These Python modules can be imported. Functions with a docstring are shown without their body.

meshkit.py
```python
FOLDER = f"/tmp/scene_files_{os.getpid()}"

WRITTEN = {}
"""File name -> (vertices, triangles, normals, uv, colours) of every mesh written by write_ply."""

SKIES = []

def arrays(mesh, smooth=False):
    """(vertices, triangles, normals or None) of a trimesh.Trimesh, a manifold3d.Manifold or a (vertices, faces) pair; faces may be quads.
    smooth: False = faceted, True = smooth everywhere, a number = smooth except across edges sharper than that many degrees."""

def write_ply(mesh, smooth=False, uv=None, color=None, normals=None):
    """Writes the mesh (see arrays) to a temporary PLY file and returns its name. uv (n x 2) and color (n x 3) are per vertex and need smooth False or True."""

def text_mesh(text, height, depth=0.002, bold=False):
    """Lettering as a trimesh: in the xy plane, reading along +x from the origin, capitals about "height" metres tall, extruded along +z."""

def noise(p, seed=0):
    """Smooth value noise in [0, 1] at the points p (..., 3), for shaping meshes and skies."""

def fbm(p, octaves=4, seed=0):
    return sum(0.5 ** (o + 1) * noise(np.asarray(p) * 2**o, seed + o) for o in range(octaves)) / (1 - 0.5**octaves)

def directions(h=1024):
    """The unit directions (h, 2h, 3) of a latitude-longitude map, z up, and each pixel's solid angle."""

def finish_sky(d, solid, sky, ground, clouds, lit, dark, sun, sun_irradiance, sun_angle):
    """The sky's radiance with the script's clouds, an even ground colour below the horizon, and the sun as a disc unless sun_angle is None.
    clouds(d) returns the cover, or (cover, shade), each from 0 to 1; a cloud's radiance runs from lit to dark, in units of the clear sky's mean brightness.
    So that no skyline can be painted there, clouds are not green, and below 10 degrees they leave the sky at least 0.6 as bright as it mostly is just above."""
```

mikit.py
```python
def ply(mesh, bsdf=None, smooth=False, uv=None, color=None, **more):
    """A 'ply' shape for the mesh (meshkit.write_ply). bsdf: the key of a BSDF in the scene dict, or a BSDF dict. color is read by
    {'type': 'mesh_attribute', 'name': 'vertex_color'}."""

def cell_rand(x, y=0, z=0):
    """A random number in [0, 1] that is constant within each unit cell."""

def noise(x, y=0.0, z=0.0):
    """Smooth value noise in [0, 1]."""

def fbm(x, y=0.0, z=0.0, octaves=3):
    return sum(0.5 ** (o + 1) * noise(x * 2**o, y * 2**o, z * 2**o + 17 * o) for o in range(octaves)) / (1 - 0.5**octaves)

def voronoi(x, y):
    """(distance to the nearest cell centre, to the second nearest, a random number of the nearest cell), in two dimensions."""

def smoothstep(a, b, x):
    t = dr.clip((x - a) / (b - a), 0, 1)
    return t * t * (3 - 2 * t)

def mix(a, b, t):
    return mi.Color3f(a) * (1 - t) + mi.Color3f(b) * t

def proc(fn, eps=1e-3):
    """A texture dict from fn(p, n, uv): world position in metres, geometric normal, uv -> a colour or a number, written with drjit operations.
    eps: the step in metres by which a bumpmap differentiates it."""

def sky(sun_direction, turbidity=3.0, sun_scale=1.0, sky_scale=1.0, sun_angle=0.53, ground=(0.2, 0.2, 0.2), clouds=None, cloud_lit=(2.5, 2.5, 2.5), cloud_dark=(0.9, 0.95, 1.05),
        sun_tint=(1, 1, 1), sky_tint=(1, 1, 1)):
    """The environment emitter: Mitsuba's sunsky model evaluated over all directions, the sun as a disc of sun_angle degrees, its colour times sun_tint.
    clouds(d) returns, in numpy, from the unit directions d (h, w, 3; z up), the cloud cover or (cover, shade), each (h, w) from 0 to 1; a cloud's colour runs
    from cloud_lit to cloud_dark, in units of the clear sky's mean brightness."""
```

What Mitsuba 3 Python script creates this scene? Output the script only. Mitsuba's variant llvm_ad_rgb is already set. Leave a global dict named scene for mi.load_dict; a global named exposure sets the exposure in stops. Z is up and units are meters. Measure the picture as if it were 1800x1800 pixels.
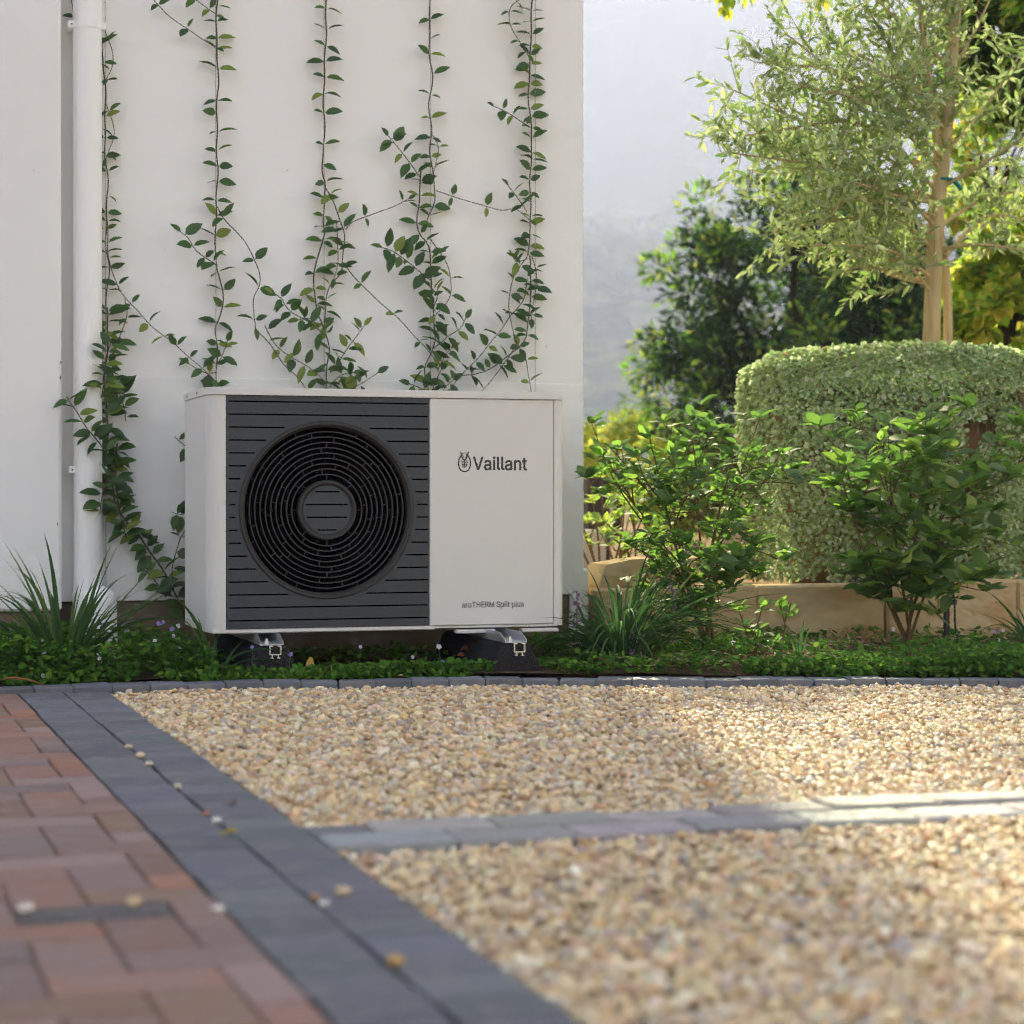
import math, random
import numpy as np, trimesh, drjit as dr
import mitsuba as mi
import mikit, meshkit
from mikit import proc, noise, fbm, cell_rand, smoothstep, mix
from shapely.geometry import Polygon, Point, box as sbox, LineString
from shapely.ops import unary_union
from shapely import affinity

random.seed(7); rng = np.random.default_rng(7)
T = mi.ScalarTransform4f
scene, labels = {}, {}

# ------------------------------------------------------------------ camera, sky, exposure
# World: x along the house wall, y into the house, z up; metres. The camera squats on the paving, left of the unit.
CAM, YAW, TILT, F = np.array([-0.963, -5.936, 0.55]), math.radians(17.7), math.radians(0.383), 3590.0
CY, SY = math.cos(YAW), math.sin(YAW)
fwd = np.array([SY * math.cos(TILT), CY * math.cos(TILT), -math.sin(TILT)])
scene['camera'] = {
    'type': 'thinlens', 'fov': 2 * math.degrees(math.atan(900 / F)), 'fov_axis': 'x',
    'to_world': T().look_at(origin=CAM.tolist(), target=(CAM + fwd).tolist(), up=[0, 0, 1]),
    'aperture_radius': 0.010, 'focus_distance': 6.05, 'near_clip': 0.05, 'far_clip': 4000.0,
    'medium': {'type': 'ref', 'id': 'haze_air'}}
SUN_AZ, SUN_EL = math.radians(13.4), math.radians(28)
SUN = [math.sin(SUN_AZ) * math.cos(SUN_EL), math.cos(SUN_AZ) * math.cos(SUN_EL), math.sin(SUN_EL)]
scene['sky'] = mikit.sky(SUN, turbidity=3.0, sun_scale=4.2, sun_angle=3.0, sun_tint=(0.77, 0.97, 1.21), sky_tint=(0.97, 1.02, 1.07))
exposure = 2.1


def at(px, py, Y=None, Z=None):
    """The world point on the plane y = Y or z = Z seen at a place of the 1800 x 1800 photograph (survey of the photo, used to measure it)."""
    d = np.array([(px - 900) / F, 1.0, -(py - 876) / F])
    w = np.array([d[0] * CY + d[1] * SY, -d[0] * SY + d[1] * CY, d[2]])
    t = (Y - CAM[1]) / w[1] if Y is not None else (Z - CAM[2]) / w[2]
    return CAM + t * w


# ------------------------------------------------------------------ materials
def rgb(*c): return {'type': 'rgb', 'value': list(c)}
VC = {'type': 'mesh_attribute', 'name': 'vertex_color'}
def mat(name, d): scene[name] = d; return name
def plain(name, c, rough=0.6, metallic=0.0, spec=0.5, **k):
    if rough >= 0.8 and not metallic: return mat(name, {'type': 'twosided', 'bsdf': {'type': 'diffuse', 'reflectance': c if isinstance(c, dict) else rgb(*c)}})
    return mat(name, {'type': 'twosided', 'bsdf': {'type': 'principled', 'base_color': c if isinstance(c, dict) else rgb(*c), 'roughness': rough, 'metallic': metallic, 'specular': spec, **k}})
def bumped(name, c, fn, scale, rough=0.7, eps=1e-3, spec=0.4):
    return mat(name, {'type': 'twosided', 'bsdf': {'type': 'bumpmap', 'arbitrary': proc(fn, eps), 'scale': scale,
        'bsdf': {'type': 'diffuse', 'reflectance': c if isinstance(c, dict) else rgb(*c)}}})
mat('m_leaf_wax', {'type': 'twosided', 'bsdf': {'type': 'roughconductor', 'material': 'none', 'distribution': 'ggx', 'alpha': 0.32}})
def leafmat(name, c, wax=0.05, trans=0.9):
    """A translucent leaf; wax: how much of the light its glossy cuticle mirrors."""
    thin = {'type': 'principledthin', 'base_color': c if isinstance(c, dict) else rgb(*c), 'roughness': 0.5, 'diff_trans': trans, 'eta': 1.5}
    return mat(name, thin if wax == 0 else {'type': 'blendbsdf', 'weight': wax, 'bsdf_0': thin, 'bsdf_1': {'type': 'ref', 'id': 'm_leaf_wax'}})

def f_plaster(p, n, uv):
    a = fbm(p.x * 1.7 + 3, p.y * 1.7, p.z * 1.3, 2)
    c = mix((0.775, 0.772, 0.75), (0.83, 0.83, 0.815), a)
    return mix(c, (0.63, 0.61, 0.56), smoothstep(0.62, 0.85, fbm(p.x * 6.0, p.y * 6, p.z * 1.2 + 9, 2)) * 0.10)
bumped('m_plaster', proc(f_plaster), lambda p, n, uv: noise(p.x * 34, p.y * 34, p.z * 26) + 1.5 * noise(p.x * 7, p.y * 7, p.z * 4 + 3), 0.003, 0.75, 3e-3)
def f_plinth(p, n, uv):
    a = fbm(p.x * 8, p.y * 8, p.z * 14, 3); b = noise(p.x * 34 + 5, p.y * 34, p.z * 40)
    c = mix((0.14, 0.09, 0.05), (0.24, 0.20, 0.15), a)
    return mix(c, (0.27, 0.27, 0.23), smoothstep(0.5, 0.8, b) * smoothstep(0.4, 0.7, a))
plain('m_plinth', proc(f_plinth), 0.9)
plain('m_pipe', (0.80, 0.80, 0.79), 0.35)
plain('m_paint_grey', (0.60, 0.595, 0.58), 0.38)
plain('m_dark_panel', (0.023, 0.032, 0.043), 0.45)
plain('m_black', (0.004, 0.004, 0.0045), 0.8, spec=0.1)
plain('m_guard', (0.034, 0.033, 0.032), 0.5, spec=0.3)
plain('m_screw', (0.06, 0.06, 0.065), 0.4, 0.6)
plain('m_print', (0.025, 0.028, 0.03), 0.25)
plain('m_print_pale', (0.10, 0.10, 0.10), 0.3)
plain('m_galv', (0.55, 0.57, 0.6), 0.45, 0.8)
plain('m_alu', (0.75, 0.74, 0.7), 0.35, 0.85)
def f_rubber(p, n, uv):
    r = cell_rand(p.x * 420, p.y * 420, p.z * 420)
    return mix((0.022, 0.022, 0.024), (0.075, 0.072, 0.078), smoothstep(0.72, 0.9, r) * 0.9)
plain('m_rubber', proc(f_rubber), 0.85)
plain('m_wire', (0.35, 0.35, 0.35), 0.4, 0.7)

mat('m_paver', {'type': 'blendbsdf', 'weight': proc(lambda p, n, uv: smoothstep(0.5, 0.72, fbm(p.x * 26, p.y * 55, 0.0, 3)) * 0.4),
    'a': {'type': 'bumpmap', 'arbitrary': proc(lambda p, n, uv: noise(p.x * 90, p.y * 130, p.z * 90), 2e-3), 'scale': 0.0025, 'bsdf': {'type': 'principled', 'base_color': VC, 'roughness': 0.6, 'specular': 0.4}},
    'b': {'type': 'diffuse', 'reflectance': rgb(0.26, 0.23, 0.225)}})
plain('m_sand', (0.15, 0.12, 0.10), 0.95)
mat('m_pebble', {'type': 'twosided', 'bsdf': {'type': 'principled', 'base_color': VC, 'roughness': 0.55, 'specular': 0.5}})
def f_soil(p, n, uv):
    a = fbm(p.x * 22, p.y * 22, 0.0, 3); b = cell_rand(p.x * 70, p.y * 45, 1)
    return mix(mix((0.05, 0.035, 0.022), (0.12, 0.085, 0.055), a), (0.24, 0.15, 0.085), smoothstep(0.8, 0.95, b) * 0.7)
plain('m_soil', proc(f_soil), 0.95)
def f_terrace(p, n, uv):
    a = fbm(p.x * 11, p.y * 11, 0.0, 2); b = noise(p.x * 0.4 + 4, p.y * 0.4, 0.0)
    c = mix((0.20, 0.125, 0.08), (0.42, 0.30, 0.21), a)
    return mix(c, (0.10, 0.13, 0.045), smoothstep(0.45, 0.6, b) * smoothstep(4.0, 9.0, p.y))
plain('m_terrace', proc(f_terrace), 0.95)
def f_sandstone(p, n, uv):
    a = fbm(p.x * 3.2, p.y * 3.2, p.z * 9, 3); b = fbm(p.x * 24, p.y * 24, p.z * 36, 2)
    c = mix((0.46, 0.33, 0.175), (0.62, 0.49, 0.31), a)
    c = mix(c, (0.42, 0.25, 0.11), smoothstep(0.6, 0.8, noise(p.x * 7 + 8, p.y * 7, p.z * 14)) * 0.6)
    return c * (0.86 + 0.28 * b)
bumped('m_sandstone', proc(f_sandstone), lambda p, n, uv: noise(p.x * 60, p.y * 60, p.z * 80), 0.004, 0.9, 2e-3)
def f_bark(p, n, uv):
    a = fbm(p.x * 60, p.y * 60, p.z * 7, 3)
    return mix((0.30, 0.235, 0.12), (0.60, 0.49, 0.28), a)
bumped('m_bark', proc(f_bark), lambda p, n, uv: noise(p.x * 110, p.y * 110, p.z * 12), 0.005, 0.9, 2e-3)
plain('m_twig', (0.16, 0.11, 0.06), 0.8)
plain('m_vine_stem', (0.085, 0.062, 0.045), 0.75)
plain('m_olive_twig', (0.30, 0.25, 0.14), 0.8)
plain('m_dark_wood', (0.05, 0.035, 0.025), 0.8)
plain('m_planter', (0.22, 0.125, 0.065), 0.6)
plain('m_slab', (0.5, 0.48, 0.45), 0.8)
plain('m_charcoal', (0.02, 0.016, 0.015), 0.6)
plain('m_stake', (0.03, 0.027, 0.035), 0.5)
plain('m_hose', (0.02, 0.06, 0.055), 0.5)
plain('m_tie', (0.0, 0.17, 0.17), 0.6)
plain('m_red', (0.35, 0.03, 0.03), 0.5)

for i, c in enumerate([(0.040, 0.090, 0.024), (0.052, 0.118, 0.028), (0.075, 0.145, 0.030), (0.17, 0.235, 0.035)]):
    leafmat(f'm_vine_leaf_{i}', c, 0.035, 0.7)
for i, c in enumerate([(0.10, 0.205, 0.035), (0.14, 0.28, 0.045), (0.22, 0.38, 0.055), (0.38, 0.50, 0.08)]):
    leafmat(f'm_shrub_leaf_{i}', c, 0.07, 1.5)
for i, c in enumerate([(0.05, 0.12, 0.035), (0.065, 0.15, 0.042), (0.11, 0.19, 0.05)]):
    leafmat(f'm_blade_{i}', c, 0.035, 0.8)
leafmat('m_foliage', VC, 0, 1.0)
leafmat('m_foliage_gloss', VC, 0.09, 1.1)
leafmat('m_foliage_shrub', VC, 0.07, 1.5)
leafmat('m_foliage_bright', VC, 0, 1.3)
leafmat('m_evergreen', VC, 0.035, 1.0)
leafmat('m_petal', VC, 0, 1.0)
plain('m_litter', VC, 0.85)
plain('m_far_tree', VC, 0.95, spec=0.1)
plain('m_roof', (0.08, 0.08, 0.085), 0.8)

# ------------------------------------------------------------------ mesh helpers
def numbered(key):
    if key not in USED: USED.add(key); return key
    n = 1
    while f'{key}_{n:03d}' in USED: n += 1
    k = f'{key}_{n:03d}'; USED.add(k); return k
USED = set()
def thing(name, label, cat=None, group=None, kind=None):
    k = numbered(name); labels[k] = {'label': label}
    if cat: labels[k]['category'] = cat
    if group: labels[k]['group'] = group
    if kind: labels[k]['kind'] = kind
    return k
def part(parent, name, shape, label=None, kind=None):
    k = numbered(parent + '__' + name); scene[k] = shape
    if label or kind:
        labels[k] = {}
        if label: labels[k]['label'] = label
        if kind: labels[k]['kind'] = kind
    return k
def whole(name, shape, label, cat=None, group=None, kind=None):
    k = thing(name, label, cat, group, kind); scene[k] = shape; return k
def ply(mesh, bsdf, smooth=False, **k): return mikit.ply(mesh, bsdf, smooth=smooth, **k)
def colored(mesh, bsdf, c, smooth=False):
    v, f, _ = meshkit.arrays(mesh)
    return mikit.ply((v, f), bsdf, smooth=smooth, color=np.tile(np.asarray(c, float), (len(v), 1)))
def join(ms): return trimesh.util.concatenate([m for m in ms])
def tm(v, f): return trimesh.Trimesh(np.asarray(v, float), np.asarray(f, int), process=False)

_s = np.array([[x, y, z] for x in (-1, 1) for y in (-1, 1) for z in (-1, 1)], float)
def _cb(ch=0.2):
    v = np.vstack([_s * [1, 1 - ch, 1 - ch], _s * [1 - ch, 1, 1 - ch], _s * [1 - ch, 1 - ch, 1]])
    h = trimesh.Trimesh(v, trimesh.convex.convex_hull(v).faces, process=False) if False else trimesh.convex.convex_hull(v)
    return h
_h = _cb(); _hs, _hr = np.sign(np.round(_h.vertices, 6)), np.isclose(np.abs(_h.vertices), 1.0)
def cbox(x0, x1, y0, y1, z0, z1, ch=0.003):
    """A box with chamfered edges, 44 triangles."""
    c, h = np.array([(x0 + x1) / 2, (y0 + y1) / 2, (z0 + z1) / 2]), np.array([x1 - x0, y1 - y0, z1 - z0]) / 2
    c_ = min(ch, h.min() * 0.45)
    return tm(c + _hs * np.where(_hr, h, h - c_), _h.faces)
def box(x0, x1, y0, y1, z0, z1):
    m = trimesh.creation.box(extents=[x1 - x0, y1 - y0, z1 - z0]); m.apply_translation([(x0 + x1) / 2, (y0 + y1) / 2, (z0 + z1) / 2]); return m
def tube(points, radii, sides=6, cap=True):
    p = np.asarray(points, float); r = np.broadcast_to(radii, (len(p),)).astype(float)
    t = np.gradient(p, axis=0); t /= np.linalg.norm(t, axis=1, keepdims=True) + 1e-12
    ref = np.array([0.31, 0.17, 0.93]) if abs(t.mean(0)[2]) < 0.8 * np.linalg.norm(t.mean(0)) else np.array([0.93, 0.31, 0.1])
    a = np.cross(t, ref); a /= np.linalg.norm(a, axis=1, keepdims=True) + 1e-12
    b, ang = np.cross(t, a), np.arange(sides) * 2 * np.pi / sides
    v = (p[:, None] + r[:, None, None] * (np.cos(ang)[None, :, None] * a[:, None] + np.sin(ang)[None, :, None] * b[:, None])).reshape(-1, 3)
    i, j = np.meshgrid(np.arange(len(p) - 1), np.arange(sides), indexing='ij')
    q = np.stack([i * sides + j, i * sides + (j + 1) % sides, (i + 1) * sides + (j + 1) % sides, (i + 1) * sides + j], -1).reshape(-1, 4)
    f = np.vstack([q[:, [0, 1, 2]], q[:, [0, 2, 3]]])
    if cap:
        n = len(v); v = np.vstack([v, p[:1], p[-1:]]); k = np.arange(sides); o = (len(p) - 1) * sides
        f = np.vstack([f, np.stack([(k + 1) % sides, k, k * 0 + n], 1), np.stack([o + k, o + (k + 1) % sides, k * 0 + n + 1], 1)])
    return tm(v, f)
def spline(pts, step=0.02):
    """Catmull-Rom through the points, resampled."""
    p = np.asarray(pts, float); p = np.vstack([2 * p[0] - p[1], p, 2 * p[-1] - p[-2]]); out = []
    for i in range(1, len(p) - 2):
        n = max(2, int(np.linalg.norm(p[i + 1] - p[i]) / step)); t = np.linspace(0, 1, n, endpoint=False)[:, None]
        a, b, c, d = p[i - 1], p[i], p[i + 1], p[i + 2]
        out.append(0.5 * (2 * b + (c - a) * t + (2 * a - 5 * b + 4 * c - d) * t**2 + (3 * b - a - 3 * c + d) * t**3))
    return np.vstack(out + [p[-2:-1]])
def extrude(poly, depth):
    g = [q for q in getattr(poly, 'geoms', [poly]) if q.area > 1e-8]
    return join([trimesh.creation.extrude_polygon(q, depth, engine='earcut') for q in g])
def front(poly, y_front, depth):
    """A polygon drawn in (x, z) and extruded back along +y from y_front."""
    m = extrude(poly, depth); v = m.vertices.copy()
    m.vertices = np.stack([v[:, 0], y_front + depth - v[:, 2], v[:, 1]], 1)
    return m
def frame(axis, normal):
    a = np.asarray(axis, float); a = a / np.linalg.norm(a); n = np.asarray(normal, float); n = n - a * (n @ a)
    n = n / (np.linalg.norm(n) + 1e-9); return np.stack([np.cross(a, n), a, n], 1)
def place(pos, axis, normal, s=1.0, sw=None):
    m = np.eye(4); m[:3, :3] = frame(axis, normal) * np.array([s if sw is None else sw, s, s]); m[:3, 3] = pos
    return T(m)
def leaf(L=1.0, W=0.5, fold=0.15, curl=0.2, rows=6, shape=0.85, wave=0.0):
    """A pointed leaf along +y with its face to +z: midrib and two halves, folded and curled."""
    t = np.linspace(0, 1, rows); w = W / 2 * np.sin(np.pi * t**shape) ** 0.8; w[0] = 0.02 * W; w[-1] = 0
    z = -curl * L * t**2
    wz = fold * w * 2 + wave * L * np.sin(t * 9)
    v = np.concatenate([np.stack([-w, L * t, z + wz], 1), np.stack([0 * t, L * t, z], 1), np.stack([w, L * t, z + wz], 1)])
    f = []
    for i in range(rows - 1):
        for a, b in ((0, rows), (rows, 2 * rows)):
            f += [[a + i, b + i, b + i + 1], [a + i, b + i + 1, a + i + 1]]
    f = np.array(f); keep = np.array([len({tuple(np.round(v[k], 7)) for k in q}) == 3 for q in f])
    return tm(v, f[keep])
def scatter(base, pos, axis, normal, size, width=None, colors=None):
    """Many copies of a mesh as one (vertices, faces, colours): pos, axis, normal (n, 3), size (n)."""
    a = axis / (np.linalg.norm(axis, axis=1, keepdims=True) + 1e-9)
    n = normal - a * (normal * a).sum(1, keepdims=True); n /= np.linalg.norm(n, axis=1, keepdims=True) + 1e-9
    x = np.cross(a, n); w = size if width is None else width; b = base.vertices
    v = pos[:, None] + b[None, :, :1] * (x * w[:, None])[:, None] + b[None, :, 1:2] * (a * size[:, None])[:, None] + b[None, :, 2:] * (n * size[:, None])[:, None]
    f = base.faces[None] + (np.arange(len(pos)) * len(b))[:, None, None]
    c = None if colors is None else np.repeat(colors, len(b), 0)
    return v.reshape(-1, 3), f.reshape(-1, 3), c
def unit(v): return v / (np.linalg.norm(v, axis=-1, keepdims=True) + 1e-9)
def pick(palette, n, jitter=0.12):
    p = np.asarray(palette, float); c = p[rng.integers(0, len(p), n)]
    return np.clip(c * (1 + rng.normal(0, jitter, (n, 1))) * (1 + rng.normal(0, jitter / 3, (n, 3))), 0.004, 0.95)

# ------------------------------------------------------------------ ground, hills
KX = np.array([-3.0, -0.45, -0.2, 0.05, 0.27, 0.5, 0.8, 0.98, 1.1, 1.26, 1.45, 1.8, 2.25, 4.5]); KY = np.array([-0.245, -0.24, -0.238, -0.235, -0.265, -0.315, -0.375, -0.425, -0.48, -0.55, -0.605, -0.66, -0.77, -1.35])
from scipy.interpolate import PchipInterpolator
KERB = PchipInterpolator(KX, np.convolve(np.r_[KY[:1], KY, KY[-1:]], [0.2, 0.6, 0.2], 'valid'))
def kerb_y(x): return KERB(np.clip(x, -3.0, 4.5))            # front edge of the kerb row
g = trimesh.creation.box(extents=[3300, 3300, 0.2]); g.apply_translation([0, 0, -0.2])
whole('ground', ply(g, 'm_terrace'), 'bare earth that everything stands on', kind='structure')
tx = np.linspace(1.425, 60, 60); ty = np.r_[np.linspace(0.72, 8, 60), np.linspace(8.3, 150, 50)]
X, Y = np.meshgrid(tx, ty, indexing='ij'); Z = 0.215 + 0.03 * (meshkit.fbm(np.stack([X * 2, Y * 2, 0 * X], -1), 3) - 0.5)
idx = np.arange(X.size).reshape(X.shape); q = np.stack([idx[:-1, :-1], idx[1:, :-1], idx[1:, 1:], idx[:-1, 1:]], -1).reshape(-1, 4)
whole('terrace', ply((np.stack([X, Y, Z], -1).reshape(-1, 3), q), 'm_terrace', True), 'raised garden terrace of brown litter and soil behind the low stone wall', kind='structure')
nx, ny = 90, 14
X = np.linspace(-3, 4.6, nx)[:, None].repeat(ny, 1); Y = kerb_y(X) + 0.102 + (np.linspace(0, 1, ny)[None, :] * (0.68 - kerb_y(X) - 0.102))
Z = 0.03 + 0.02 * meshkit.fbm(np.stack([X * 5, Y * 5, 0 * X], -1), 3)
idx = np.arange(X.size).reshape(X.shape); q = np.stack([idx[:-1, :-1], idx[1:, :-1], idx[1:, 1:], idx[:-1, 1:]], -1).reshape(-1, 4)
whole('planting_bed', ply((np.stack([X, Y, Z], -1).reshape(-1, 3), q), 'm_soil', True), 'strip of dark soil along the house wall', kind='structure')

HD0, HD1, HA0, HA1 = 330.0, 1290.0, math.radians(6), math.radians(48)
def hill_h(d, a):
    p = np.stack([d * np.sin(a) / 170, d * np.cos(a) / 170, 0 * d], -1)
    el = np.interp(d, [HD0, 420, 560, 800, HD1], [0.4, 3.4, 5.4, 8.0, 16.0]) + 2.6 * np.minimum(1, (d - HD0) / 60) * (meshkit.fbm(p, 3, 5) - 0.5)
    return d * np.tan(np.radians(np.maximum(el, 0.2)))
D, A = np.meshgrid(np.linspace(HD0, HD1, 70), np.linspace(HA0, HA1, 60), indexing='ij'); H = hill_h(D, A); H[0] = -1
idx = np.arange(D.size).reshape(D.shape); q = np.stack([idx[:-1, :-1], idx[:-1, 1:], idx[1:, 1:], idx[1:, :-1]], -1).reshape(-1, 4)
hv = np.stack([CAM[0] + D * np.sin(A), CAM[1] + D * np.cos(A), H], -1).reshape(-1, 3)
whole('hills', colored((hv, q), 'm_far_tree', (0.05, 0.065, 0.03), True), 'misty mountainside rising behind the garden', kind='structure')
ico = trimesh.creation.icosphere(subdivisions=1)
blobs = []
for s in range(3):
    v = ico.vertices * (1 + 0.55 * (meshkit.fbm(ico.vertices * 2.1 + 10 * s, 3, s)[:, None] - 0.5)); blobs.append(tm(v, ico.faces))
n = 2000; d = HD0 + 420 * rng.random(n) ** 1.5; a = math.radians(14) + rng.random(n) * math.radians(24)
pos = np.stack([CAM[0] + d * np.sin(a), CAM[1] + d * np.cos(a), hill_h(d, a) + 1], 1); s = rng.uniform(4.0, 10.5, n)
cols = pick([(0.06, 0.085, 0.03), (0.09, 0.115, 0.04), (0.04, 0.06, 0.03), (0.13, 0.14, 0.05)], n)
vs, fs, cs, o = [], [], [], 0
for k in range(3):
    m = np.arange(n) % 3 == k
    v, f, c = scatter(blobs[k], pos[m], unit(rng.normal(0, 1, (m.sum(), 3)) * [1, 1, 0] + 1e-3), np.tile([0, 0, 1.0], (m.sum(), 1)), s[m], None, cols[m])
    vs.append(v); fs.append(f + o); cs.append(c); o += len(v)
whole('far_forest', mikit.ply((np.vstack(vs), np.vstack(fs)), 'm_far_tree', smooth=True, color=np.vstack(cs)), 'far off forest on the misty mountainside', 'forest', kind='stuff')

# ------------------------------------------------------------------ the house
WY = 0.65                                           # face of the wall
RX = at(1026, 500, Y=WY)[0]                        # its right end
PX = at(108.5, 500, Y=WY - 0.11)[0]                # right edge of the pilaster
house = thing('house', 'white plastered house wall with vines, pilaster and stained plinth behind the unit', 'house')
part(house, 'wall', ply(cbox(-6, RX, WY, 7, 0.222, 5.2, 0.006), 'm_plaster'))
part(house, 'pilaster', ply(cbox(-6, PX, WY - 0.11, WY - 0.002, 0.20, 5.2, 0.008), 'm_plaster'))
part(house, 'plinth', ply(cbox(-5.98, RX - 0.05, WY + 0.012, 6.9, -0.05, 0.221, 0.004), 'm_plinth'), 'damp brown stained plinth under the white plaster')
part(house, 'plinth', ply(cbox(-5.98, PX - 0.01, WY - 0.09, WY + 0.01, -0.05, 0.199, 0.004), 'm_plinth'))
part(house, 'corner_plinth', ply(cbox(RX - 0.049, RX + 0.02, WY - 0.004, 6.9, -0.04, 0.31, 0.01), 'm_plaster'))
part(house, 'plaster_course', ply(cbox(PX + 0.002, RX - 0.001, WY - 0.003, WY + 0.02, 0.2225, at(500, 666, Y=WY)[2], 0.002), 'm_plaster'))
for cx_, cy_, w_, h_, yy in ((107.0, 637, 1.6, 2.2, -0.11), (106.5, 664, 1.4, 3.6, -0.11), (100.5, 921, 1.4, 1.8, -0.11), (60, 300, 0.9, 0.9, -0.11), (960, 610, 0.9, 0.9, 0.0), (505, 300, 0.9, 0.8, 0.0), (290, 440, 0.8, 0.8, 0.0)):
    c0 = at(cx_, cy_, Y=WY + yy); k_ = 0.00182; part(house, 'chip', ply(tube([[c0[0], c0[1] - 0.0012, c0[2] - h_ * k_], [c0[0], c0[1] - 0.0016, c0[2]], [c0[0], c0[1] - 0.0012, c0[2] + h_ * k_]], [0.0008, w_ * k_, 0.0008], 8), 'm_plinth', True), 'small dark chip in the white paint')
part(house, 'roof', ply(cbox(-6.3, RX + 0.25, WY - 0.3, 7.3, 5.203, 5.4, 0.01), 'm_roof'))
# the sunlit white house across the drive, outside the frame: its facade throws light on this wall from the right
nb = thing('neighbouring_house', 'sunlit white house across the drive, outside the picture', 'house')
def nbw(m): m.apply_transform(trimesh.transformations.rotation_matrix(math.radians(50), [0, 0, 1])); m.apply_translation([7.2, -4.2, 0]); return m
part(nb, 'wall', ply(nbw(cbox(-4.5, 4.5, -4, 0, -0.1, 4.8, 0.01)), 'm_plaster'))
part(nb, 'roof', ply(nbw(cbox(-4.8, 4.8, -4.3, 0.2, 4.803, 5.0, 0.01)), 'm_roof'))
part(nb, 'door', ply(nbw(cbox(2.4, 3.3, 0.003, 0.04, -0.05, 2.1, 0.01)), 'm_dark_wood'))

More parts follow.
